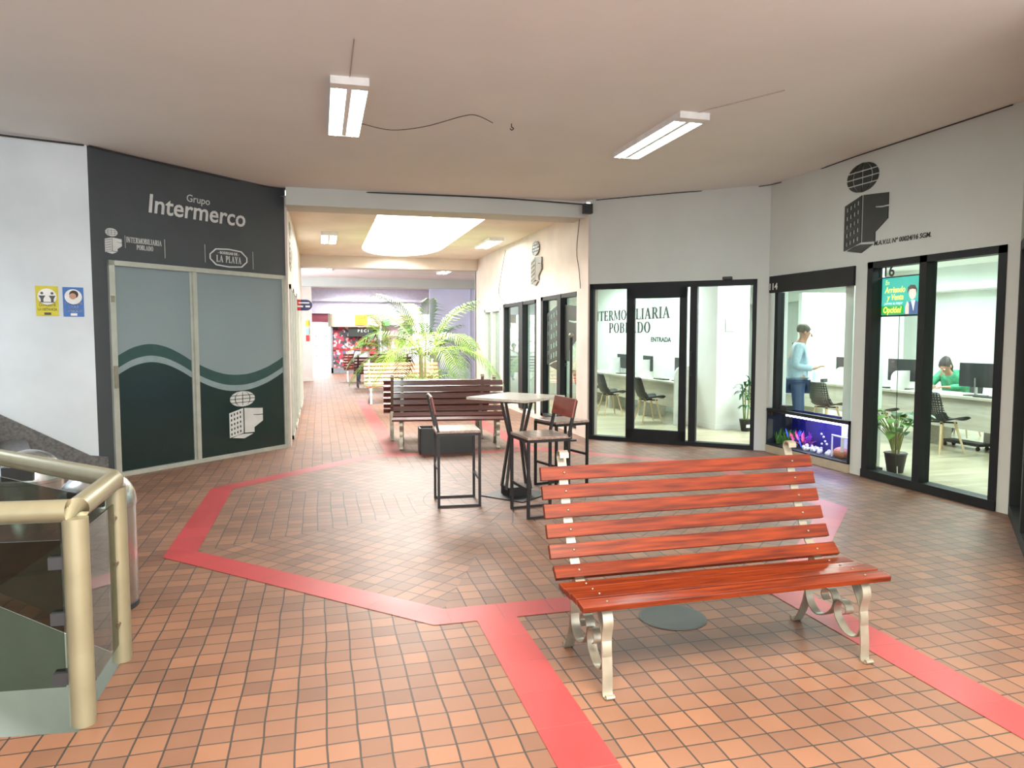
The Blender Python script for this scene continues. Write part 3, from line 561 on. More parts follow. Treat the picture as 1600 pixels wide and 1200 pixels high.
text_mb('114', .12, .13, 2.19, bold=.002, y=-.036, xs=1.1).build('number', 'white', r)
decal('shop_number', text_mb('116', .17, 2.02, 2.22, bold=.003, y=.05, xs=1.0), 'black_sign', B, 'black number 116 on the glass above the hanging screen')
o = serif_text('INTERMOBILIARIA', 0, 4.35, 1.93, .24).build('wall_lettering', 'black_sign'); o.location = (6.9, 17.8, 0); o.rotation_euler = (0, 0, -PI/2); tag(o, 'large black serif word Intermobiliaria on the white wall inside the office', 'sign')
o = serif_text('POBLADO', 1.15, 3.45, 1.63, .24).build('wall_lettering', 'black_sign'); o.location = (6.9, 17.8, 0); o.rotation_euler = (0, 0, -PI/2); tag(o, 'black serif word Poblado, second line on the white wall inside the office', 'sign')
o = text_mb('ENTRADA', .135, 3.95, 1.44, xs=1.5, bold=.003).build('wall_lettering', 'black_sign'); o.location = (6.9, 17.8, 0); o.rotation_euler = (0, 0, -PI/2); tag(o, 'small black word Entrada below the serif name inside the office', 'sign')

# ================================================================== UPWARD STAIRS
r = empty('staircase', (-2.3, 8.3, 0), math.atan2(1.42, 3.64), label='dark granite stairs rising leftwards along the white wall', cat='stairs')
b = MB()
for k in range(14): b.box(-.28*(k+1)-.05, -.28*k, -1.35, .24, .18*k, .18*(k+1))
b.build('steps', 'granite', r)
b = MB(); b.prism([(.16, 0), (.16, .28), (-.0, .31), (-4, .31+4*.64), (-4, 2.2)], .19, .25); b.build('skirting', 'granite', r)

# ================================================================== RAILING
r = empty('stair_railing', (-.97, 3.5, 0), label='champagne painted pipe railing with smoked glass around the stairwell', cat='railing')
P1, P2 = (0, -.27, 0), (0, .33, 0)
for p, rr in ((P1, .048), (P2, .045)): MB().tube([p, (p[0], p[1], .86)], rr, 20).build('post', 'rail', r, smooth=True)
b = MB(); b.tube([(-3.4, .06, .89), (-.02, -.27, .89), (0, -.24, .89), (0, .30, .90), (-.02, .35, .90), (-.95, 1.34, .90), (-3.4, 1.4, .90)], .046, 20); b.build('handrail', 'rail', r, smooth=True)
b = MB(); b.tube([(-3.3, 1.4, 0), (-3.3, 1.4, .9)], .045, 16); b.build('post', 'rail', r, smooth=True); MB().tube([(-.97, 1.36, 0), (-.97, 1.36, .9)], .04, 16).build('post', 'rail', r, smooth=True)
def gpanel(a, c, z0, z1, z2=None):
    a = Vector(a); c = Vector(c); d = (c-a).normalized(); nn = Vector((-d.y, d.x, 0))*.004; z2 = z2 or z1
    MB().add([a-nn+Vector((0, 0, z0)), c-nn+Vector((0, 0, z0)), c-nn+Vector((0, 0, z2)), a-nn+Vector((0, 0, z1)), a+nn+Vector((0, 0, z0)), c+nn+Vector((0, 0, z0)), c+nn+Vector((0, 0, z2)), a+nn+Vector((0, 0, z1))], [(0, 1, 2, 3), (7, 6, 5, 4), (0, 4, 5, 1), (1, 5, 6, 2), (2, 6, 7, 3), (3, 7, 4, 0)]).build('glass_panel', 'glass_dark', r)
gpanel((-.06, -.264, 0), (-1.7, -.10, 0), .16, .77); gpanel((0, -.2, 0), (0, .27, 0), .1, .79); gpanel((-.06, .39, 0), (-.92, 1.30, 0), .1, .79)
for z in (.20, .45, .68): MB().box(-.10, -.04, -.285, -.235, z-.025, z+.025).build('clip', 'blackp', r)
for z in (.2, .5, .72): MB().tube([(0, .26, z), (0, .29, z)], .014, 8).build('clip', 'bolt', r)
# bins
def bin_(loc, label):
    r = empty('trash_bin', loc, label=label, cat='trash bin', group='steel bins behind the railing')
    MB().lathe([(.19, 0), (.20, .012), (.20, .60), (.205, .605), (.205, .625)], 40).build('body', 'steel', r, smooth=True)
    pr = [(.205, .625)]+[(.205*math.cos(a*PI/18), .625+.19*math.sin(a*PI/18)) for a in range(1, 10)]; pr[-1] = (.0001, .815)
    MB().lathe(pr, 40).build('dome_lid', 'steel', r, smooth=True)
    MB().lathe([(.203, 0), (.203, .03), (.2, .03)], 40).build('base_ring', 'blackp', r, smooth=True)
    MB().box(-.09, .09, -.215, -.16, .64, .73).build('opening_flap', 'blackp', r); return r
bin_((-1.27, 4.62, 0), 'stainless steel domed trash bin right behind the corner post of the railing'); bin_((-1.93, 5.55, 0), 'stainless steel domed trash bin further left behind the railing glass')

# ================================================================== BENCHES
def sm(pts, n=6):                                               # Catmull-Rom
    pts = [Vector(p) for p in pts]; q = [pts[0]]+pts+[pts[-1]]; out = []
    for i in range(1, len(q)-2):
        for k in range(n):
            t = k/n; a, b_, c, d = q[i-1], q[i], q[i+1], q[i+2]
            out.append(.5*((2*b_)+(-a+c)*t+(2*a-5*b_+4*c-d)*t*t+(-a+3*b_-3*c+d)*t**3))
    out.append(pts[-1]); return out
def spiral(cy, cz, r0, r1, a0, a1, n=16): return [(0, cy+(r0+(r1-r0)*i/n)*math.cos(a0+(a1-a0)*i/n), cz+(r0+(r1-r0)*i/n)*math.sin(a0+(a1-a0)*i/n)) for i in range(n+1)]
def bench(loc, rz, label, wood, metal, group=None, w_=1.60, knobs=True):
    r = empty('park_bench', loc, rz, label=label, cat='bench', group=group); h = w_/2
    seat = [(-.205, .413, 8), (-.118, .416, 0), (-.033, .408, -2), (.052, .405, 3)]      # y, z, tilt deg
    back = [(.155, .445, 42), (.235, .525, 62), (.285, .615, 66), (.325, .705, 68), (.36, .795, 70), (.39, .885, 72)]
    for y, z, t in seat+back:
        m = Matrix.Translation((0, y, z)) @ Matrix.Rotation(math.radians(t), 4, 'X'); mb = MB(); mb.box(-h, h, -.035, .035, -.014, .014, mtx=m)
        sl = mb.build('slat', wood, r, bevel=.003)
        if knobs:
            for x in (-h+.125, h-.125):
                k = MB(); c = m @ Vector((x, 0, .0145)); o0 = len(k.v); k.ball((0, 0, 0), .007, 6, sq=(1, 1, .6)); k.v[o0:] = [tuple(m @ Vector((x+v[0], v[1], .0155+v[2]))) for v in k.v[o0:]]
                k.build('bolt', 'bolt', sl, smooth=True)
    for x in (-h+.125, h-.125):
        ax = Vector((1, 0, 0)); b = MB(); off_ = lambda pts: [Vector((x, p[1], p[2])) for p in pts]
        # front leg: rises from the foot, bends back under the seat
        b.ribbon(off_(sm([(0, -.25, .008), (0, -.222, .012), (0, -.218, .10), (0, -.205, .25), (0, -.222, .33), (0, -.205, .378), (0, -.17, .388), (0, .0, .378), (0, .09, .38), (0, .155, .42), (0, .24, .51), (0, .31, .64), (0, .37, .79), (0, .415, .93), (0, .43, .965), (0, .415, .995), (0, .385, .99), (0, .38, .965)], 5)), .048, .008, ax)
        b.tube([(x-.02, -.252, .012), (x+.02, -.252, .012)], .011, 8); b.tube([(x-.02, .325, .012), (x+.02, .325, .012)], .011, 8)
        b.ribbon(off_(sm([(0, .32, .010), (0, .29, .012), (0, .235, .11), (0, .205, .22), (0, .19, .34), (0, .175, .43)], 5)), .048, .008, ax)
        b.build('end_frame', metal, r, smooth=True)
        b = MB()
        b.ribbon(off_(sm([(0, -.125, .385), (0, -.165, .33), (0, -.205, .25), (0, -.21, .17), (0, -.17, .105), (0, -.10, .10), (0, -.035, .15), (0, -.022, .205), (0, -.05, .245), (0, -.095, .24), (0, -.11, .205), (0, -.085, .185)], 6)), .044, .006, ax)
        b.ribbon(off_(sm([(0, .19, .36), (0, .205, .24), (0, .19, .16), (0, .135, .115), (0, .07, .125), (0, .01, .17), (0, -.015, .225), (0, .012, .272), (0, .058, .272), (0, .078, .238), (0, .055, .212)], 6)), .044, .006, ax)
        b.build('scroll', metal, r, smooth=True)
    return r
bench((1.875, 3.10, 0), 0, 'glossy red-brown slatted bench with scrolled metal legs in the foreground', 'wood', 'champ')
bench((1.76, 10.1, 0), math.radians(-8), 'dark brown slatted bench behind the bar stools, facing the camera', 'wood_dark', 'champ', w_=1.6, knobs=False)
bench((1.72, 11.12, 0), math.radians(176), 'dark brown slatted bench back to back with the one behind the bar stools', 'wood_dark', 'champ', w_=1.6, knobs=False)
bench((1.85, 16.9, 0), 0, 'orange slatted bench in the sunlit corridor beside the palms', 'wood_orange', 'white', w_=1.75, knobs=False)
bench((1.8, 22.2, 0), PI, 'dark slatted bench seen from behind in the far corridor', 'wood_dark', 'iron', w_=1.7, knobs=False)
bench((1.6, 24.9, 0), 0, 'red slatted bench at the far corridor end where the person in white sits', 'wood', 'white', w_=1.7, knobs=False)

# ================================================================== BAR SET
def sq(b, pts, t=.022):
    for i in range(len(pts)-1): b.bar(pts[i], pts[i+1], t, t)
def bar_stool(loc, rz, label, back=True):                        # local front -y, back +y
    r = empty('bar_stool', loc, rz, label=label, cat='bar stool', group='bar stools around the high table'); w_, d = .20, .19; t = .024
    MB().box(-w_-.01, w_+.01, -d-.01, d+.02, .69, .715).build('seat', 'stool_wood', r, bevel=.004)
    for x in (-w_, w_):
        for y in (-d, d): MB().bar((x, y, 0), (x, y, .69), t, t).build('leg', 'iron', r)
        MB().bar((x, -d, .012), (x, d, .012), t, t).build('floor_bar', 'iron', r)
    MB().bar((-w_, -d, .26), (w_, -d, .26), t, t).build('footrest', 'iron', r); MB().bar((-w_, d, .36), (w_, d, .36), t, t).build('stretcher', 'iron', r)
    b = MB(); b.bar((-w_, -d, .678), (w_, -d, .678), t, t); b.bar((-w_, d, .678), (w_, d, .678), t, t); b.bar((-w_, -d, .678), (-w_, d, .678), t, t); b.bar((w_, -d, .678), (w_, d, .678), t, t); b.build('seat_frame', 'iron', r)
    if back:
        for x in (-w_, w_): MB().bar((x, d, .70), (x, d+.07, 1.02), t, t).build('back_post', 'iron', r)
        MB().box(-w_-.02, w_+.02, -.009, .009, -.085, .085, mtx=Matrix.Translation((0, d+.045, .95)) @ Matrix.Rotation(math.radians(-12), 4, 'X')).build('backrest', 'stool_back', r, bevel=.004)
    return r
bar_stool((1.235, 6.70, 0), math.radians(86), 'black framed bar stool left of the high table, its back to the corridor')
bar_stool((1.88, 6.12, 0), math.radians(-84), 'black framed bar stool nearest the camera with its seat turned to the table')
bar_stool((2.42, 7.12, 0), math.radians(-75), 'black framed backless bar stool furthest right behind the high table', back=False)
r = empty('high_table', (1.86, 6.85, 0), label='high square table with pale wooden top on black hourglass legs', cat='table')
MB().box(-.35, .35, -.35, .35, .965, .99, mtx=Matrix.Rotation(math.radians(40), 4, 'Z')).build('tabletop', 'top_wood', r, bevel=.003)
MB().box(-.25, .25, -.25, .25, 0, .012, mtx=Matrix.Rotation(math.radians(40), 4, 'Z')).build('base_plate', 'iron', r)
MB().box(-.12, .12, -.1, .1, .012, .10, mtx=Matrix.Rotation(math.radians(10), 4, 'Z')).build('base_block', 'iron', r)
b = MB(); b.box(-.15, .15, -.13, .13, .93, .965); b.build('top_bracket', 'iron', r)
for sx in (-1, 1):
    for sy in (-1, 1): b = MB(); b.bar((sx*.13, sy*.09, .94), (sx*.055, sy*.05, .58), .045, .02); b.bar((sx*.055, sy*.05, .59), (sx*.125, sy*.09, .08), .045, .02); b.build('leg', 'iron', r)
# black planter trough below the second bench
r = empty('planter_box', (1.62, 9.62, 0), math.radians(-3), label='low black plastic planter box under the bench behind the bar stools', cat='planter')
b = MB(); b.box(-.36, .36, -.13, .13, 0, .02); b.box(-.36, .36, -.15, -.13, 0, .35); b.box(-.36, .36, .13, .15, 0, .35); b.box(-.36, -.34, -.15, .15, 0, .35); b.box(.34, .36, -.15, .15, 0, .35); b.build('box', 'pot', r)
MB().box(-.34, .34, -.13, .13, .02, .30).build('soil', 'soil', r)

# ================================================================== PLANTS
def frond(mb, base, az, elev, L_, droop, nl=26, lw=.020, ll=.42, rng=random):
    p = Vector(base); d = Vector((math.cos(az)*math.cos(elev), math.sin(az)*math.cos(elev), math.sin(elev))); N = 14; pts = []
    for i in range(N+1): pts.append(p.copy()); p = p+d*(L_/N); d = (d+Vector((0, 0, -droop/N))).normalized()
    mb.tube(pts, [.011*(1-.75*i/N) for i in range(N+1)], 5, 1)
    for k in range(nl):
        u = .22+.76*k/nl; f_ = u*N; i = int(f_); q = pts[i].lerp(pts[min(i+1, N)], f_-i); t = (pts[min(i+1, N)]-pts[max(i-1, 0)]).normalized()
        side = t.cross(Vector((0, 0, 1))).normalized(); l = ll*(math.sin(PI*(.12+.86*(u-.2)/.8))**.6)*(.85+.3*rng.random())
        for s_ in (-1, 1):
            dd = (side*s_*.85+t*.75+Vector((0, 0, .12))).normalized(); a = q.copy(); wv = t.cross(dd).cross(dd).normalized()*lw/2
            p1 = a+dd*l*.5+Vector((0, 0, -.03*l)); p2 = a+dd*l+Vector((0, 0, -.28*l-droop*.03))
            mb.add([a-wv*.5, a+wv*.5, p1+wv, p1-wv, p2], [(0, 1, 2, 3), (3, 2, 4)], 0)
    return mb
def palm(loc, label, H, nf, L_, leafs, planter, seed, group=None, stem_h=.78):
    rng = random.Random(seed); r = empty('potted_palm', loc, label=label, cat='palm', group=group)
    if planter:
        MB().lathe([(.26, 0), (.34, .50), (.38, .52), (.38, .62), (.34, .62), (.33, .56), (.0001, .56)], 32).build('pot', 'terra', r, smooth=True); z = .56
    else: MB().lathe([(.17, 0), (.22, .36), (.25, .38), (.25, .42), (.22, .42), (.0001, .38)], 28).build('pot', 'terra', r, smooth=True); z = .38
    st = MB()
    for k in range(5): a = rng.random()*6.3; st.tube([(.10*math.cos(a), .10*math.sin(a), z), (.13*math.cos(a), .13*math.sin(a), z+stem_h)], [.028, .02], 8)
    st.build('stem', 'trunk', r, smooth=True)
    for k in range(nf):
        a = 2*PI*k/nf+rng.uniform(-.3, .3); inner = k % 3; el = (.55, .95, 1.25)[inner]+rng.uniform(-.1, .1); Lf = L_*(.95+.25*rng.random())
        mb = frond(MB(), (.1*math.cos(a), .1*math.sin(a), z+stem_h*.8), a, el, Lf, (2.0, 2.0, 1.7)[inner], rng=rng)
        mb.build('frond', [rng.choice(leafs), 'stem'], r)
    # low basal leaves
    mb = MB()
    for k in range(14): a = rng.random()*6.3; frond(mb, (.1*math.cos(a), .1*math.sin(a), z), a, rng.uniform(.5, 1.1), L_*.38, 1.6, nl=10, ll=.22, rng=rng)
    mb.build('lower_leaves', ['leaf_m', 'stem'], r); return r
palm((2.03, 14.4, 0), 'tall lit-green palm in a terracotta pot in the middle of the corridor', 2.6, 19, 1.55, ['leaf', 'leaf_y', 'leaf'], True, 3)
palm((1.9, 18.9, 0), 'small pale palm further down the corridor left of the tall palm', 2, 13, 1.25, ['leaf_y', 'leaf'], False, 5)
palm((3.2, 21.2, 0), 'bushy palm behind the tall palm in the far corridor', 2, 12, 1.4, ['leaf_y', 'leaf'], False, 8)

def leaf(mb, base, az, el, L_, W_, droop, mi=0, n=5):
    p = Vector(base); d = Vector((math.cos(az)*math.cos(el), math.sin(az)*math.cos(el), math.sin(el))); side = Vector((-math.sin(az), math.cos(az), 0)); vs = []
    for i in range(n+1):
        u = i/n; ww = W_/2*math.sin(PI*min(1, .08+.92*u))**.8 if i < n else .0005; up = Vector((0, 0, .15*ww))
        vs += [p-side*ww+up, p, p+side*ww+up]; p = p+d*(L_/n); d = (d+Vector((0, 0, -droop/n))).normalized()
    fs = []
    for i in range(n): a = 3*i; fs += [(a, a+1, a+4, a+3), (a+1, a+2, a+5, a+4)]
    mb.add(vs, fs, mi)
# plant on the office floor beside the pillar
r = empty('potted_plant', (6.76, 10.45, 0), label='bamboo-like plant in a small black pot beside the white office pillar', cat='plant')
MB().lathe([(.07, 0), (.105, .19), (.11, .2), (.10, .2), (.0001, .185)], 24).build('pot', 'pot', r, smooth=True)
MB().box(-.05, .02, -.1, -.094, .07, .12).build('pot_label', 'paper', r)
rng = random.Random(2); st = MB(); lv = MB()
for k in range(5):
    a = k*1.3; top = (.06*math.cos(a), .06*math.sin(a), .55+.07*k); st.tube([(.03*math.cos(a), .03*math.sin(a), .18), top], .012, 7)
    for j in range(9): leaf(lv, (top[0], top[1], top[2]-.04*(j % 3)), rng.random()*6.3, rng.uniform(.2, 1.2), rng.uniform(.16, .26), .045, rng.uniform(1, 2.4))
for j in range(8): leaf(lv, (0, 0, .42), rng.random()*6.3, .3, .18, .045, 1.8)
st.build('stems', 'stem', r, smooth=True); lv.build('foliage', 'leaf_d', r)
# plant behind window 116
r = empty('potted_plant', (6.42, 6.87, 0), label='broad-leaved plant in a black pot just inside the window of number 116', cat='plant')
MB().lathe([(.085, .004), (.12, .22), (.13, .225), (.12, .235), (.0001, .22)], 24).build('pot', 'pot', r, smooth=True)
st = MB(); lv = MB(); lvm = []
for k in range(34):
    a = rng.random()*6.3; l = rng.uniform(.12, .27); hh = rng.uniform(.26, .50); tip = Vector((l*math.cos(a)*.7, l*math.sin(a), .22+hh)); st.tube([(.03*math.cos(a), .03*math.sin(a), .21), (tip.x*.4, tip.y*.4, .22+hh*.6), tip], .006, 6)
    leaf(lv, tip, a, rng.uniform(-.2, .5), rng.uniform(.15, .23), .12, 1.2, rng.choice((0, 0, 1)))
st.build('stems', 'stem', r, smooth=True); lv.build('foliage', ['leaf_m', 'leaf_d'], r)
MB().tube([(-.06, -.10, .0), (-.03, -.05, .22), (-.0, -.02, .5), (.06, .0, .6)], .006, 6).build('support_stick', 'white', r)
tag(MB().box(6.0, 6.14, 6.75, 6.9, .004, .09).build('box', 'blackp', bevel=.005), 'small black box on the office floor left of the broad-leaved plant', 'box')

# ================================================================== AQUARIUM
r = plane_obj('aquarium', *B, label='long aquarium with purple lighting set under the window of number 114', cat='aquarium')
MB().box(.045, 1.625, -.03, .38, 0, .10).build('plinth', 'beige', r)
MB().box(.06, 1.615, -.02, -.012, .10, .575).build('front_glass', 'glass', r)
MB().box(.06, 1.615, .36, .37, .10, .575).build('back_panel', 'water_back', r)
b = MB().box(.045, .062, -.025, .37, .10, .60).box(1.613, 1.63, -.025, .37, .10, .60).box(.045, 1.63, -.03, .0, .56, .60).box(.045, 1.63, -.03, .37, .10, .115); b.build('frame', 'black', r)
MB().box(.35, 1.6, .0, .10, .552, .57).build('light_bar', 'steel', r)
lb = MB()
for k in range(16): lb.box(.42+.072*k, .462+.072*k, .005, .03, .528, .550)
lb.build('led_strip', 'led_purple', r)
MB().box(.30, .42, -.0, .12, .60, .66).build('pump', 'blackp', r)
b = MB(); rg = random.Random(4)
for k in range(60): leaf(b, (.07+.28*rg.random(), .08+.22*rg.random(), .115), rg.random()*6.3, 1.3, rg.uniform(.12, .25), .02, .3)
b.build('water_plants', 'leaf_m', r)
b = MB()
for k in range(46): x = .36+.26*rg.random(); leaf(b, (x, .08+.2*rg.random(), .13+.1*rg.random()), rg.random()*6.3, rg.uniform(.4, 1.4), .14, .03, .5, rg.choice((0, 1, 2)))
b.build('coral', ['coral_p', 'coral_r', 'coral_b'], r)
b = MB()
for k in range(40): x = .62+.5*rg.random(); b.ball((x, .08+.2*rg.random(), .13+.07*rg.random()*(1.15-x)), rg.uniform(.014, .028), 6)
for x, z in ((.98, .36), (1.02, .33), (1.05, .28), (1.08, .25), (.99, .24)): b.ball((x, .12, z), .014, 6)
b.build('pebbles', 'pebble', r, smooth=True)
b = MB(); b.tube([(1.2, .1, .12), (1.2, .1, .38), (1.58, .1, .37)], .012, 8); b.tube([(1.38, .1, .37), (1.38, .1, .2)], .02, 8); b.build('filter_pipe', 'white', r, smooth=True)
b = MB(); b.ball((1.28, .18, .17), .09, 8, sq=(1.3, 1, .8)); b.ball((1.48, .2, .18), .08, 8, sq=(1, 1, 1.1)); b.build('rocks', 'terra', r)
d_ = bpy.data.lights.new('aquarium_light', 'AREA'); d_.shape = 'RECTANGLE'; d_.size = 1.15; d_.size_y = .08; d_.energy = 7; d_.color = (.30, .25, 1)
lo = bpy.data.objects.new('aquarium_light', d_); col.objects.link(lo); lo.parent = r; lo.location = (.98, .14, .545)

# ================================================================== HANGING SCREEN
r = plane_obj('advert_screen', *B, label='hanging television with green property advert behind the glass of number 116', cat='television')
r.scale = (.78, 1, .92); r.location = (5.88, 8.6-.336, .143)
MB().box(1.89, 2.80, .13, .17, 1.79, 2.26).build('housing', 'blackp', r)
MB().box(1.905, 2.785, .126, .131, 1.81, 2.245).build('screen', 'screen_teal', r)
MB().box(1.95, 2.40, .122, .127, 1.815, 1.915).build('green_band', 'screen_green', r)
b = text_mb('En', .075, 2.10, 2.165, y=.121, shear=.15, depth=0); text_mb('Arriendo', .098, 2.24, 2.07, y=.121, bold=.002, shear=.2, depth=0, mb=b); text_mb('y Venta', .095, 2.25, 1.985, y=.121, bold=.002, shear=.2, depth=0, mb=b); text_mb('Opci\u00f3n!', .10, 2.20, 1.835, y=.119, bold=.003, shear=.2, depth=0, mb=b); b.build('advert_text', 'screen_yellow', r)
text_mb('\u00a1somos su mejor', .05, 2.22, 1.93, y=.120, shear=.1, depth=0).build('advert_text', 'screen_white', r)
b = MB(); disc(2.55, 2.05, .07, .122, .125, mb=b, sx=.85); b.prism([(2.44, 1.815), (2.50, 1.815), (2.50, 1.93), (2.47, 1.96), (2.44, 1.9)], .118, .120); b.build('portrait_face', 'screen_skin', r)
b = MB(); b.prism([(2.465, 2.05), (2.475, 2.12), (2.52, 2.145), (2.59, 2.14), (2.63, 2.09), (2.625, 2.04), (2.61, 2.09), (2.55, 2.10), (2.49, 2.09)], .117, .121); b.build('portrait_hair', 'screen_dark', r)
b = MB(); b.prism([(2.42, 1.812), (2.70, 1.812), (2.68, 1.93), (2.60, 1.97), (2.52, 1.96), (2.46, 1.93)], .122, .1255); b.build('portrait_suit', 'screen_suit', r)
b = MB(); b.prism([(2.53, 1.97), (2.60, 1.97), (2.575, 1.85)], .120, .1225); b.build('portrait_shirt', 'screen_white', r)
b = MB(); b.tube([(2.3, .15, 1.8), (2.29, .16, 1.2), (2.28, .17, .6), (2.26, .2, .02)], .004, 5); b.build('power_cable', 'wire', r)

# ================================================================== OFFICE FURNITURE
def desk(loc, rz, label, L_, legs=2, panels=()):
    r = empty('office_desk', loc, rz, label=label, cat='desk'); # runs along local x, front at -y
    MB().box(0, L_, 0, .66, .72, .752).build('desktop', 'desk', r); MB().box(.04, L_-.04, .05, .07, .30, .72).build('modesty_panel', 'desk', r)
    for x in [i*L_/legs for i in range(legs+1)]: x = min(max(x, .02), L_-.02); MB().box(x-.02, x+.02, .04, .62, 0, .72).build('leg_panel', 'desk', r)
    for x, h in panels:
        n = 8; pts = [(0, .735), (0, h-.12)]+[(.12-.12*math.cos(PI/2*i/n), h-.12+.12*math.sin(PI/2*i/n)) for i in range(n+1)]+[(.60, h), (.60, .735)]
        MB().prism(pts, x-.012, x+.012, plane='yz').build('divider', 'white', r)
    return r
desk((8.42, 11.5, 0), -PI/2, 'long light laminate desk row behind windows 114 and 116', 4.3, 3, ((2.35, 1.04), (1.1, 1.04)))
desk((5.98, 16.0, 0), -PI/2, 'long light laminate reception desk under the serif lettering', 4.5, 3, ((1.5, 1.1), (3.0, 1.1)))
b = MB(); n = 8; pts = [(0, 0), (0, .88)]+[(.16-.16*math.cos(PI/2*i/n), .88+.16*math.sin(PI/2*i/n)) for i in range(n+1)]+[(.70, 1.04), (.70, 0)]
o = MB().prism(pts, -.02, .02, plane='yz').build('end_screen', 'white'); o.location = (5.97, 11.44, 0); o.rotation_euler = (0, 0, -PI/2-.0); tag(o, 'white rounded end screen closing the reception desk', 'partition')
def monitor(loc, rz, label, w_=.56, h_=.33):
    r = empty('computer_monitor', loc, rz, label=label, cat='monitor', group='monitors on the office desks')
    MB().box(-w_/2, w_/2, -.018, .018, .12, .12+h_).build('screen_housing', 'blackp', r, bevel=.006); MB().box(-w_/2+.015, w_/2-.015, .018, .020, .135, .105+h_).build('display', mat('screen_off', (.03, .035, .04), .15) if 'scr_off' not in M else M['scr_off'], r)
    MB().bar((0, -.02, .01), (0, -.03, .25), .05, .02).build('stand', 'steel', r); MB().box(-.12, .12, -.11, .07, 0, .012).build('stand_base', 'blackp', r); return r
M['scr_off'] = mat('screen_off', (.03, .035, .04), .15)
T = .752
monitor((8.72, 7.93, T), -PI/2+.15, 'black monitor at the near end of the long desk, right of the seated person', .50, .33)
monitor((8.76, 9.25, T), -PI/2+.1, 'black monitor on the long desk seen left of the mullion of number 116', .60, .34)
monitor((8.76, 10.5, T), -PI/2, 'black monitor on the long desk at the right edge of window 114', .56, .33)
monitor((6.28, 11.85, T), -PI/2-.2, 'black monitor on the reception desk nearest the sliding door', .5, .30)
monitor((6.28, 13.15, T), -PI/2-.1, 'black monitor at the middle of the reception desk', .5, .30)
monitor((6.28, 14.4, T), -PI/2, 'black monitor furthest along the reception desk', .5, .30)
def keyboard(loc, rz, label): r = MB().box(-.2, .2, -.07, .07, 0, .02).build('keyboard', 'blackp', bevel=.004); r.location = loc; r.rotation_euler = (0, 0, rz); tag(r, label, 'keyboard')
keyboard((8.58, 7.6, T), PI/2, 'black keyboard at the near end of the long office desk'); keyboard((8.62, 9.6, T), PI/2, 'black keyboard beside the second monitor of the long desk'); keyboard((6.15, 12.3, T), PI/2, 'black keyboard on the reception desk')
o = MB().box(8.5, 8.72, 8.42, 8.72, T, T+.02).build('paper_stack', 'paper'); tag(o, 'stack of white papers on the long desk before the seated person in green', 'papers')
o = MB().box(-.11, .11, -.03, .03, 0, .06).build('desk_phone', 'blackp', bevel=.01); o.location = (8.6, 10.9, T); o.rotation_euler = (0, 0, .6); tag(o, 'small black telephone on the long desk by window 114', 'phone')
o = MB().lathe([(.03, 0), (.032, .13), (.012, .17), (.012, .2)], 14).build('water_bottle', glass_mat('bottle_plastic', (.8, .95, .92))); o.location = (8.55, 11.1, T); tag(o, 'clear water bottle on the long desk beside the standing person', 'bottle')
o = MB().box(8.95, 9.3, 7.6, 8.0, .04, .5).build('computer_tower', 'white'); tag(o, 'white computer tower on a wheeled stand below the near desk end', 'computer')
r = empty('tower_stand', (8.75, 8.1, 0), label='black wheeled footrest frame below the long desk', cat='stand'); MB().box(-.1, .1, -.3, .3, .06, .10).build('frame', 'blackp', r)
for x in (-.08, .08):
    for y in (-.27, .27): MB().ball((x, y, .03), .03, 6).build('wheel', 'blackp', r)

def shell_chair(loc, rz, label, m='blackp'):                    # faces local -y
    r = empty('shell_chair', loc, rz, label=label, cat='chair', group='black shell chairs at the desks')
    prof = sm([(0, -.23, .435), (0, -.18, .455), (0, -.05, .445), (0, .08, .43), (0, .16, .46), (0, .20, .54), (0, .235, .66), (0, .275, .80), (0, .28, .83)], 4); n = len(prof); K = 12; vs = []; uv = []
    for i, p in enumerate(prof):
        u = i/(n-1); hw = .225 if u < .5 else .225-.05*((u-.5)/.5)**2.0; 
        if u > .9: hw *= 1-.5*((u-.9)/.1)**2
        for k in range(K+1):
            q = -1+2*k/K; e = abs(q)**3; vs.append((hw*q, p.y-.06*e*(1 if u > .45 else .2), p.z+.05*e*(1 if u < .6 else .1))); uv.append((hw*q*1.5, (u*1.5)))
    fs = [(i*(K+1)+k, i*(K+1)+k+1, (i+1)*(K+1)+k+1, (i+1)*(K+1)+k) for i in range(n-1) for k in range(K)]
    mb = MB().add(vs, fs); o = mb.build('shell', m, r, smooth=True); ul = o.data.uv_layers.new(name='UVMap')
    for lp in o.data.loops: ul.data[lp.index].uv = uv[lp.vertex_index]
    sd = o.modifiers.new('solid', 'SOLIDIFY'); sd.thickness = .008
    for x, y in ((-1, -1), (1, -1), (-1, 1), (1, 1)): MB().tube([(x*.11, y*.10, .43), (x*.205, y*.19-.0, 0)], [.019, .011], 10).build('leg', 'leg_wood', r, smooth=True)
    b = MB(); b.bar((-.13, -.12, .415), (.13, .12, .415), .03, .02); b.bar((-.13, .12, .415), (.13, -.12, .415), .03, .02); b.build('under_frame', 'iron', r); return r
face_e = PI/2                                                    # chair front (-y) turned to +x
c0 = shell_chair((8.10, 7.88, 0), face_e-.1, 'black perforated shell chair at the near end of the long desk, number 116', 'perf')
dup(c0, (7.95, 10.0, 0), face_e+.1, 'black perforated shell chair behind the aquarium in window 114')
dup(c0, (8.05, 9.05, 0), face_e, 'black shell chair mostly hidden by the pilaster, its seat edge visible left in window 116')
c1 = shell_chair((5.72, 11.95, 0), face_e-.05, 'plain black shell chair nearest the sliding door', 'blackp')
dup(c1, (5.50, 13.2, 0), face_e+.0, 'plain black shell chair behind the left stile of the sliding door'); dup(c1, (5.48, 14.5, 0), face_e+.1, 'plain black shell chair furthest left behind the sliding door glass')
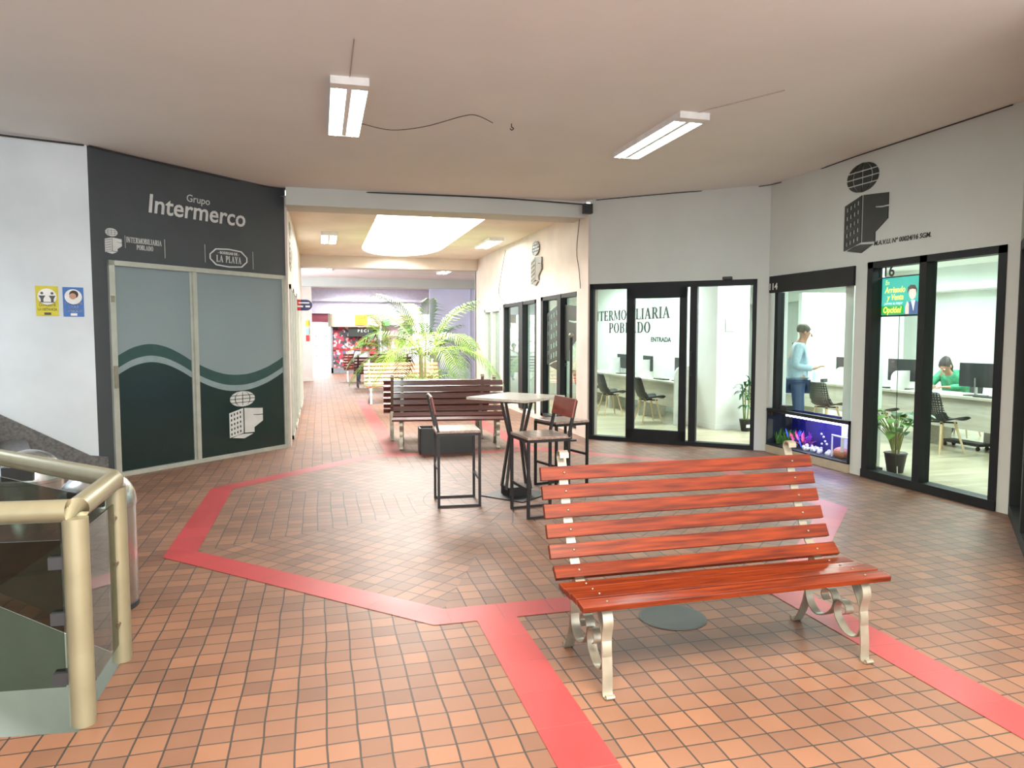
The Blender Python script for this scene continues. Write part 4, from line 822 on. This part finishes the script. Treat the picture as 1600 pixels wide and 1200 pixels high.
o = MB().box(0, .03, 0, .16, 1.2, 1.35).build('wall_switch', 'blackp'); o.location = (6.955, 11.42, -.15); o.location = (7.6, 10.9, -.15)
o.location = (6.95, 11.2, -.1); tag(o, 'small black intercom on the side of the office pillar', 'intercom')
b = MB().box(2.335, 2.35, .13, .4, 1.78, 2.26); decal('wall_screen', b, 'blackp', A, 'thin black framed screen seen edge-on at the right of the doorway', 'screen')
o = MB().box(6.5, 6.68, 10.68, 10.70, 1.65, 1.85).build('house_decal', 'sign_white'); tag(o, 'pale house shaped sticker on the office pillar', 'sticker')
for i, (x, y, lb) in enumerate(((7.2, 9.6, 'square ceiling light above the standing person'), (9.8, 8.2, 'square ceiling light above the seated person in green at the desk'), (5.6, 12.6, 'square ceiling light above the reception chairs'))):
    tag(MB().box(x-.3, x+.3, y-.3, y+.3, 2.83, 2.858).build('ceiling_panel', 'panel_on'), lb, 'ceiling light')
tag(MB().box(11.35, 11.398, 10.1, 10.9, 2.43, 2.47).build('strip_light', 'panel_on'), 'thin strip light under the bulkhead in number 116', 'light')

# ================================================================== FLUORESCENT FIXTURES
def fixture(loc, rz, label, L_=1.55, W_=.29, power=22):
    r = empty('fluorescent_light', loc, rz, label=label, cat='ceiling light', group='fluorescent ceiling fixtures')
    b = MB(); b.box(-W_/2, W_/2, -L_/2+.12, L_/2-.03, -.01, 0); b.box(-W_/2-.004, -W_/2, -L_/2, L_/2, -.058, 0); b.box(W_/2, W_/2+.004, -L_/2, L_/2, -.058, 0); b.box(-.02, .02, -L_/2+.12, L_/2-.03, -.055, -.01)
    b.box(-W_/2, W_/2, L_/2-.03, L_/2, -.06, 0); b.box(-W_/2, W_/2, -L_/2, -L_/2+.12, -.06, 0); b.build('housing', 'white', r)
    MB().box(-W_/2, -.02, -L_/2+.12, L_/2-.03, -.016, -.011).box(.02, W_/2, -L_/2+.12, L_/2-.03, -.016, -.011).build('reflector', 'reflector', r)
    for x in (-.08, .08): MB().tube([(x, -L_/2+.12, -.045), (x, L_/2-.03, -.045)], .016, 10).build('tube', 'tube', r, smooth=True)
    a = bpy.data.lights.new('tube_light', 'AREA'); a.shape = 'RECTANGLE'; a.size = W_*.8; a.size_y = L_*.85; a.energy = power; a.color = (.82, 1, .98)
    ao = bpy.data.objects.new('tube_light', a); col.objects.link(ao); ao.parent = r; ao.location = (0, 0, -.075); return r
fixture((.26, 6.68, 3.6), 0, 'lit twin tube fixture on the ceiling, left of the two nearest')
fixture((3.31, 6.80, 3.6), 0, 'lit twin tube fixture on the ceiling, right of the two nearest')
fixture((.20, 14.7, 3.5), 0, 'lit fixture left of the skylight in the bright corridor', L_=1.4)
fixture((3.40, 14.7, 3.5), 0, 'lit fixture right of the skylight in the bright corridor', L_=1.4)
fixture((.22, 21.6, 3.5), 0, 'lit fixture on the left in the dim ceiling bay beyond the skylight', L_=1.4)
fixture((3.65, 21.6, 3.5), 0, 'lit fixture on the right in the dim ceiling bay beyond the skylight', L_=1.4)
fixture((.0, 28.2, 3.5), 0, 'small far fixture near the street end on the left', L_=1.2)
# conduits and cables
def cable(name, pts, label, r_=.004, m='wire', cat='cable', s_=True): o = MB().tube(sm(pts, 5) if s_ else pts, r_, 6).build(name, m); tag(o, label, cat); return o
cable('ceiling_conduit', [(.26, 5.15, 3.597), (.26, 5.9, 3.597)], 'thin wire running to the near left ceiling fixture', .004, 'wire_l')
cable('ceiling_conduit', [(3.72, 5.3, 3.597), (3.33, 6.0, 3.597)], 'thin conduit running to the near right ceiling fixture', .007, 'wire_l')
cable('ceiling_cable', [(.42, 7.15, 3.595), (.7, 7.2, 3.57), (1.0, 7.0, 3.57), (1.30, 6.65, 3.59), (1.42, 6.6, 3.59), (1.58, 6.65, 3.55)], 'loose sagging wire right of the left ceiling fixture', .0035)
cable('ceiling_hook', [(1.80, 6.80, 3.6), (1.80, 6.80, 3.57), (1.82, 6.80, 3.555), (1.80, 6.80, 3.54), (1.785, 6.80, 3.555)], 'small metal hook in the ceiling', .005, 'wire', 'hook')
cable('wall_cable', [(-2.33, 8.68, 3.585), (-1.4, 9.62, 3.57), (-.5, 10.5, 3.585), (1.0, 10.43, 3.58), (2.6, 10.42, 3.585), (3.9, 10.25, 3.52)], 'dark cable along the top of the charcoal wall and the beam', .010)
cable('wall_cable', [(-5.5, 7.4, 3.59), (-3.5, 8.2, 3.57), (-2.37, 8.66, 3.585)], 'dark cable along the top of the white stair wall', .010)
cable('wall_cable', [(4.0, 10.2, 3.585), (4.9, 9.42, 3.59), (5.84, 8.58, 3.585), (5.85, 7, 3.59), (5.86, 5.1, 3.59)], 'thin cable along the top of the grey office wall', .006)
cable('wall_cable', [(3.89, 10.6, 3.4), (3.88, 10.7, 2.9), (3.90, 10.65, 2.6), (3.89, 10.55, 2.3)], 'wavy black cable hanging on the cream corridor wall', .006)
cable('wall_cable', [(3.89, 15.2, 3.4), (3.89, 15.6, 2.9), (3.89, 15.8, 2.5), (3.89, 15.2, 2.25)], 'looped grey cable further along the cream corridor wall', .006)
tag(MB().box(3.80, 3.93, 10.15, 10.25, 3.38, 3.52).build('junction_box', 'blackp'), 'small junction box at the top corner of the office front', 'junction box')
r = empty('steel_pole', (3.62, 10.2, 0), label='slim metal pole standing at the corner of the office front', cat='pole'); MB().tube([(0, 0, 0), (0, 0, 1.55)], .022, 12).build('pole', 'iron', r, smooth=True); MB().ball((0, 0, 1.58), .04, 8).build('knob', 'champ', r, smooth=True); MB().lathe([(.09, 0), (.09, .02), (.03, .03)], 18).build('base', 'iron', r)
r = empty('blade_sign', (-.42, 13.85, 2.13), label='small red and navy blade sign on the left corridor wall', cat='sign')
b = MB(); pts = [(0, -.1), (.19, -.1)]+[(.19+.1*math.sin(PI*i/10), -.1*math.cos(PI*i/10)) for i in range(11)]+[(0, .1)]; b.prism(pts, -.02, .02); b.build('board', 'navy', r)
MB().box(0, .09, -.024, -.019, -.1, .1).build('red_field', 'red', r); MB().box(.05, .24, -.028, -.024, .03, .05).box(.03, .13, -.028, -.024, -.04, -.01).box(.17, .25, -.028, -.024, -.04, -.01).build('white_bars', 'white', r)
b = MB(); emblem(.6, 1.6, 2.55, 3.3, mb=b); decal('wall_logo', b, mat('grey_relief_left', (.2, .19, .17), .5), L, 'grey relief logo high on the left corridor wall')
for z0, m_, lb in ((1.86, 'yellow', 'yellow'), (1.60, 'skyblue', 'pale blue'), (1.36, 'red', 'red')):
    o = MB().box(-.46, -.36, 25.46, 25.468, z0, z0+.2).build('wall_notice', m_); tag(o, 'small %s notice on the far corridor column' % lb, 'sign')

# ================================================================== STREET END
r = empty('kiosk', (.42, 30.4, 0), label='kiosk with colourful stock under a beige fascia at the street end', cat='kiosk')
MB().box(0, 1.95, .45, .5, 0, 1.9).build('back_panel', 'stock', r); b = MB().box(0, .08, -.02, .5, 0, 1.92).box(1.9, 1.98, -.02, .5, 0, 1.92).box(0, 1.98, -.02, .3, 0, .22); b.build('counter', mat('kiosk_grey', (.22, .24, .27), .5), r)
b = MB().box(.1, 1.88, .02, .28, .22, .95); b.build('display_stock', 'stock', r); MB().box(.1, 1.88, -.0, .3, .95, .98).build('shelf', 'red', r); MB().box(.1, 1.1, .2, .3, 1.0, 1.75).build('hanging_stock', 'stock', r)
pts = [(-.06+1.1-1.2*math.cos(PI*i/14*.5), .0) for i in range(2)]
b = MB(); n = 10; arc = [(-.10+.25*(1-math.cos(PI/2*i/n)), .35-.45*math.sin(PI/2*i/n)) for i in range(n+1)]+[(2.05, -.1), (2.05, .4)]; b.prism(arc, 1.9, 2.42, plane='xy'); b.build('fascia', mat('beige_fascia', (.40, .36, .28), .6), r)
MB().box(.98, 1.46, -.13, -.1, 1.97, 2.38).build('yellow_board', 'orange', r)
b = text_mb('WAY', .16, 1.22, 2.2, y=-.135); text_mb('CO', .16, 1.22, 2.02, y=-.135, mb=b); b.build('board_text', 'black_sign', r)
MB().box(.7, 1.7, -.0, .02, 1.5, 1.86).build('black_sign_board', 'black_sign', r); text_mb('P E C I', .16, 1.3, 1.68, y=-.01).build('sign_text', 'white', r)
r = empty('street_shop', (2.5, 30.5, 0), label='pale shop front with a green sign right of the kiosk', cat='shop front')
MB().box(0, 1.3, .0, .4, 1.98, 2.42).build('fascia', 'beige', r); MB().box(0, 1.3, .3, .4, 0, 1.98).build('wall', mat('shop_pale', (.72, .72, .76), .5), r); MB().box(.02, .3, -.15, -.1, 1.95, 2.25).build('green_sign', mat('sign_green', (.1, .4, .1), .5), r); MB().box(.2, .7, .25, .29, .2, 1.8).build('poster', mat('pink_poster', (.75, .5, .55), .5, scale=5, c2=(.5, .3, .4)), r)
for x in (0, .75, 1.25): MB().box(x, x+.04, .2, .3, 0, 1.95).build('mullion', 'alu', r)
r = empty('street_awning', (-.3, 31.1, 0), label='dark red banner over the bright street exit on the left', cat='awning'); MB().box(-.2, .72, 0, .06, 2.08, 2.46).build('banner', mat('maroon', (.18, .03, .05), .6), r); MB().box(.0, .4, -.04, .0, 1.86, 2.10).build('hanging_tag', 'paper', r)
r = empty('street_fence', (-1.2, 38, 0), label='pale grey railings across the street', cat='fence')
b = MB();
for z in (.5, 1.0, 1.5): b.bar((-2, 0, z), (5, 0, z), .04, .05)
for k in range(15): b.bar((-2+.5*k, 0, 0), (-2+.5*k, 0, 1.6), .04, .04)
b.build('rails', mat('pale_rails', (.55, .62, .68), .5), r)

# ================================================================== PEOPLE
def skinned(name, J, bones, m, parent, grow=0., sub=2, root=None):
    names = []
    for a, c in bones:
        for q in (a, c):
            if q not in names: names.append(q)
    me = bpy.data.meshes.new(name); me.from_pydata([J[q][:3] for q in names], [(names.index(a), names.index(c)) for a, c in bones], [])
    o = bpy.data.objects.new(name, me); col.objects.link(o); o.modifiers.new('skin', 'SKIN'); ss = o.modifiers.new('sub', 'SUBSURF'); ss.levels = sub; ss.render_levels = sub
    if not me.skin_vertices:
        bm = bmesh.new(); bm.from_mesh(me); bm.verts.layers.skin.verify(); bm.to_mesh(me); bm.free()
    for i, q in enumerate(names):
        rr = J[q][3]; rr = rr if isinstance(rr, tuple) else (rr, rr); me.skin_vertices[0].data[i].radius = (rr[0]+grow, rr[1]+grow); me.skin_vertices[0].data[i].use_root = (q == (root or names[0]))
    dg = bpy.context.evaluated_depsgraph_get(); dg.update(); nm = bpy.data.meshes.new_from_object(o.evaluated_get(dg)); bpy.data.objects.remove(o)
    for p in nm.polygons: p.use_smooth = True
    nm.materials.clear(); nm.materials.append(M[m]); nm.name = name
    no = bpy.data.objects.new(name, nm); col.objects.link(no); no.parent = parent; return no
def person(loc, rz, label, J, top, bottom, hair, sleeves=True, long_hair=False):
    r = empty('person', loc, rz, label=label, cat='person')
    arms = lambda s: [('chest', 'sh'+s), ('sh'+s, 'el'+s), ('el'+s, 'wr'+s)]
    bones = [('pel', 'waist'), ('waist', 'chest'), ('chest', 'neck'), ('neck', 'jaw'), ('jaw', 'face'), ('face', 'skull')]
    for s, q in (('L', 1), ('R', -1)):
        bones += arms(s)+[('wr'+s, 'pa'+s), ('pel', 'hip'+s), ('hip'+s, 'kn'+s), ('kn'+s, 'an'+s), ('an'+s, 'toe'+s)]
        w_, p = Vector(J['wr'+s][:3]), Vector(J['pa'+s][:3]); d = (p-w_).normalized(); side = d.cross(Vector((0, 0, 1))); side = side.normalized() if side.length > .1 else Vector((1, 0, 0)); dn = d.cross(side)
        for k in range(4):
            off_ = side*(.027-.018*k); l = (.07, .08, .075, .06)[k]; a = p+off_+d*.03; c = a+d*l*.6-dn*.0+Vector((0, 0, -.012)); e = c+d*l*.35+Vector((0, 0, -.025))
            J['f%s%da' % (s, k)] = (*a, .009); J['f%s%db' % (s, k)] = (*c, .008); J['f%s%dc' % (s, k)] = (*e, .007); bones += [('pa'+s, 'f%s%da' % (s, k)), ('f%s%da' % (s, k), 'f%s%db' % (s, k)), ('f%s%db' % (s, k), 'f%s%dc' % (s, k))]
        t = w_.lerp(p, .5)+side*.035; J['t%sa' % s] = (*t, .01); J['t%sb' % s] = (*(t+d*.045+side*.02), .009); bones += [('wr'+s, 't%sa' % s), ('t%sa' % s, 't%sb' % s)]
    skinned('body', J, bones, 'skin', r)
    tb = [('waist', 'chest'), ('chest', 'collar')]; n_ = Vector(J['neck'][:3]).lerp(Vector(J['chest'][:3]), .15); J['collar'] = (*n_, .07)
    for s in 'LR': tb += arms(s)
    J['hem'] = tuple(Vector(J['waist'][:3]).lerp(Vector(J['pel'][:3]), .7))+(J['waist'][3],); tb = [('hem', 'waist')]+tb
    skinned('shirt', J, tb, top, r, grow=.016, root='waist')
    lb = [('pel', 'hipL'), ('hipL', 'knL'), ('knL', 'anL'), ('pel', 'hipR'), ('hipR', 'knR'), ('knR', 'anR')]
    skinned('trousers', J, lb, bottom, r, grow=.014)
    for s in 'LR': skinned('shoe', J, [('an'+s, 'toe'+s)], 'shoe', r, grow=.016, sub=1)
    fc, sk, jw = Vector(J['face'][:3]), Vector(J['skull'][:3]), Vector(J['jaw'][:3]); up = (sk-jw).normalized(); fwd = Vector(J['fwd']).normalized(); sd = up.cross(fwd).normalized()
    mt = Matrix((sd, -fwd, up)).transposed().to_4x4(); mt.translation = fc+up*.03
    b = MB()                                                     # hair cap: sphere part above and behind the face
    n = 14; vs = []; fs = []
    for i in range(n+1):
        for k in range(20):
            th = PI*.62*i/n; a = 2*PI*k/20; front = max(0, -math.sin(a)); th = th*(1-.42*front); x = math.sin(th)*math.cos(a)*.088; y = math.sin(th)*math.sin(a)*.108+.012; z = math.cos(th)*.112
            vs.append(mt @ Vector((x, y, z)))
    for i in range(n):
        for k in range(20): fs.append((i*20+k, i*20+(k+1) % 20, (i+1)*20+(k+1) % 20, (i+1)*20+k))
    if long_hair:
        b.tube([mt @ Vector((0, .09, .0)), mt @ Vector((0, .12, -.12)), mt @ Vector((0, .11, -.28))], [.05, .06, .03], 10)
    b.add(vs, fs); h = b.build('hair', hair, r, smooth=True)
    for q in (-1, 1):
        e = MB(); e.ball(tuple(mt @ Vector((q*.032, -.082, -.015))), .011, 6); e.build('eye', 'white', r, smooth=True)
        e = MB(); e.ball(tuple(mt @ Vector((q*.032, -.0915, -.015))), .005, 5); e.build('pupil', 'hair', r, smooth=True)
    e = MB(); e.tube([mt @ Vector((0, -.088, -.01)), mt @ Vector((0, -.108, -.048)), mt @ Vector((0, -.09, -.055))], [.007, .013, .008], 8); e.ball(tuple(mt @ Vector((.083, .01, -.03))), .024, 6, sq=(.5, .8, 1.2)); e.ball(tuple(mt @ Vector((-.083, .01, -.03))), .024, 6, sq=(.5, .8, 1.2)); e.build('nose_and_ears', 'skin', r, smooth=True)
    e = MB(); e.box(-.022, .022, -.092, -.084, -.083, -.077, mtx=mt); e.build('mouth', 'coral_r', r)
    return r
def std(H=0., belly=.0):
    J = dict(pel=(0, .0, .93, (.15, .115)), waist=(0, .0, 1.08, (.155+belly, .12+belly)), chest=(0, .0, 1.32, (.165, .115)), neck=(0, -.02, 1.49, .052), jaw=(0, -.05, 1.555, .062), face=(0, -.05, 1.62, (.076, .088)), skull=(0, -.035, 1.685, (.07, .082)), fwd=(0, -1, 0))
    for s, q in (('L', 1), ('R', -1)):
        J['sh'+s] = (q*.185, .0, 1.42, .062); J['el'+s] = (q*.235, .06, 1.15, .046); J['wr'+s] = (q*.10, -.20, 1.10, .030); J['pa'+s] = (q*.06, -.27, 1.13, (.036, .018))
        J['hip'+s] = (q*.095, 0, .86, .092); J['kn'+s] = (q*.11, -.01, .49, .062); J['an'+s] = (q*.11, .03, .08, .042); J['toe'+s] = (q*.12, -.14, .03, .034)
    return J
J = std(belly=.02); J['knL'] = (.13, -.05, .49, .062); J['anL'] = (.14, -.02, .08, .042); J['toeL'] = (.16, -.18, .03, .034); J['anR'] = (-.12, .12, .08, .042); J['toeR'] = (-.13, -.05, .03, .034)
J['neck'] = (0, -.04, 1.49, .055); J['jaw'] = (0, -.075, 1.55, .062); J['face'] = (0, -.085, 1.615, (.076, .088)); J['skull'] = (0, -.075, 1.68, (.07, .082)); J['fwd'] = (.1, -1, -.3)
person((6.74, 9.12, .0), math.radians(58), 'standing person in light blue shirt and blue jeans holding hands together behind window 114', J, 'shirt', 'jeans', 'hairg')
def seated(lean=.0):
    J = std(); dz = -.45
    for k in ('pel', 'waist', 'chest', 'neck', 'jaw', 'face', 'skull', 'shL', 'shR', 'elL', 'elR', 'wrL', 'wrR', 'paL', 'paR'):
        v = J[k]; J[k] = (v[0], v[1]-lean*(v[2]-.93), v[2]+dz, v[3])
    for s, q in (('L', 1), ('R', -1)):
        J['hip'+s] = (q*.10, -.05, .47, .088); J['kn'+s] = (q*.13, -.42, .47, .062); J['an'+s] = (q*.13, -.42, .08, .042); J['toe'+s] = (q*.13, -.56, .03, .034)
    return J
J = seated(.35); J['jaw'] = (0, -.36, 1.06, .06); J['face'] = (0, -.385, 1.10, (.074, .085)); J['skull'] = (0, -.385, 1.155, (.07, .08)); J['neck'] = (0, -.29, 1.02, .048); J['fwd'] = (0, -1, -.9)
for s, q in (('L', 1), ('R', -1)): J['el'+s] = (q*.27, -.30, .80, .042); J['wr'+s] = (q*.12, -.47, .795, .028); J['pa'+s] = (q*.08, -.53, .80, (.034, .016))
person((9.62, 9.08, 0), -PI/2+.25, 'seated person in green top bending over the long desk', J, 'green_shirt', 'jeans', 'hair', long_hair=True)
o = shell_chair((9.72, 9.10, 0), -PI/2+.25, 'black chair under the seated person in green'); o['category'] = 'chair'
J = seated(.1)
person((1.35, 24.80, -.02), 0, 'seated person in white shirt on the far red bench', J, 'white_shirt', 'jeans', 'hair')
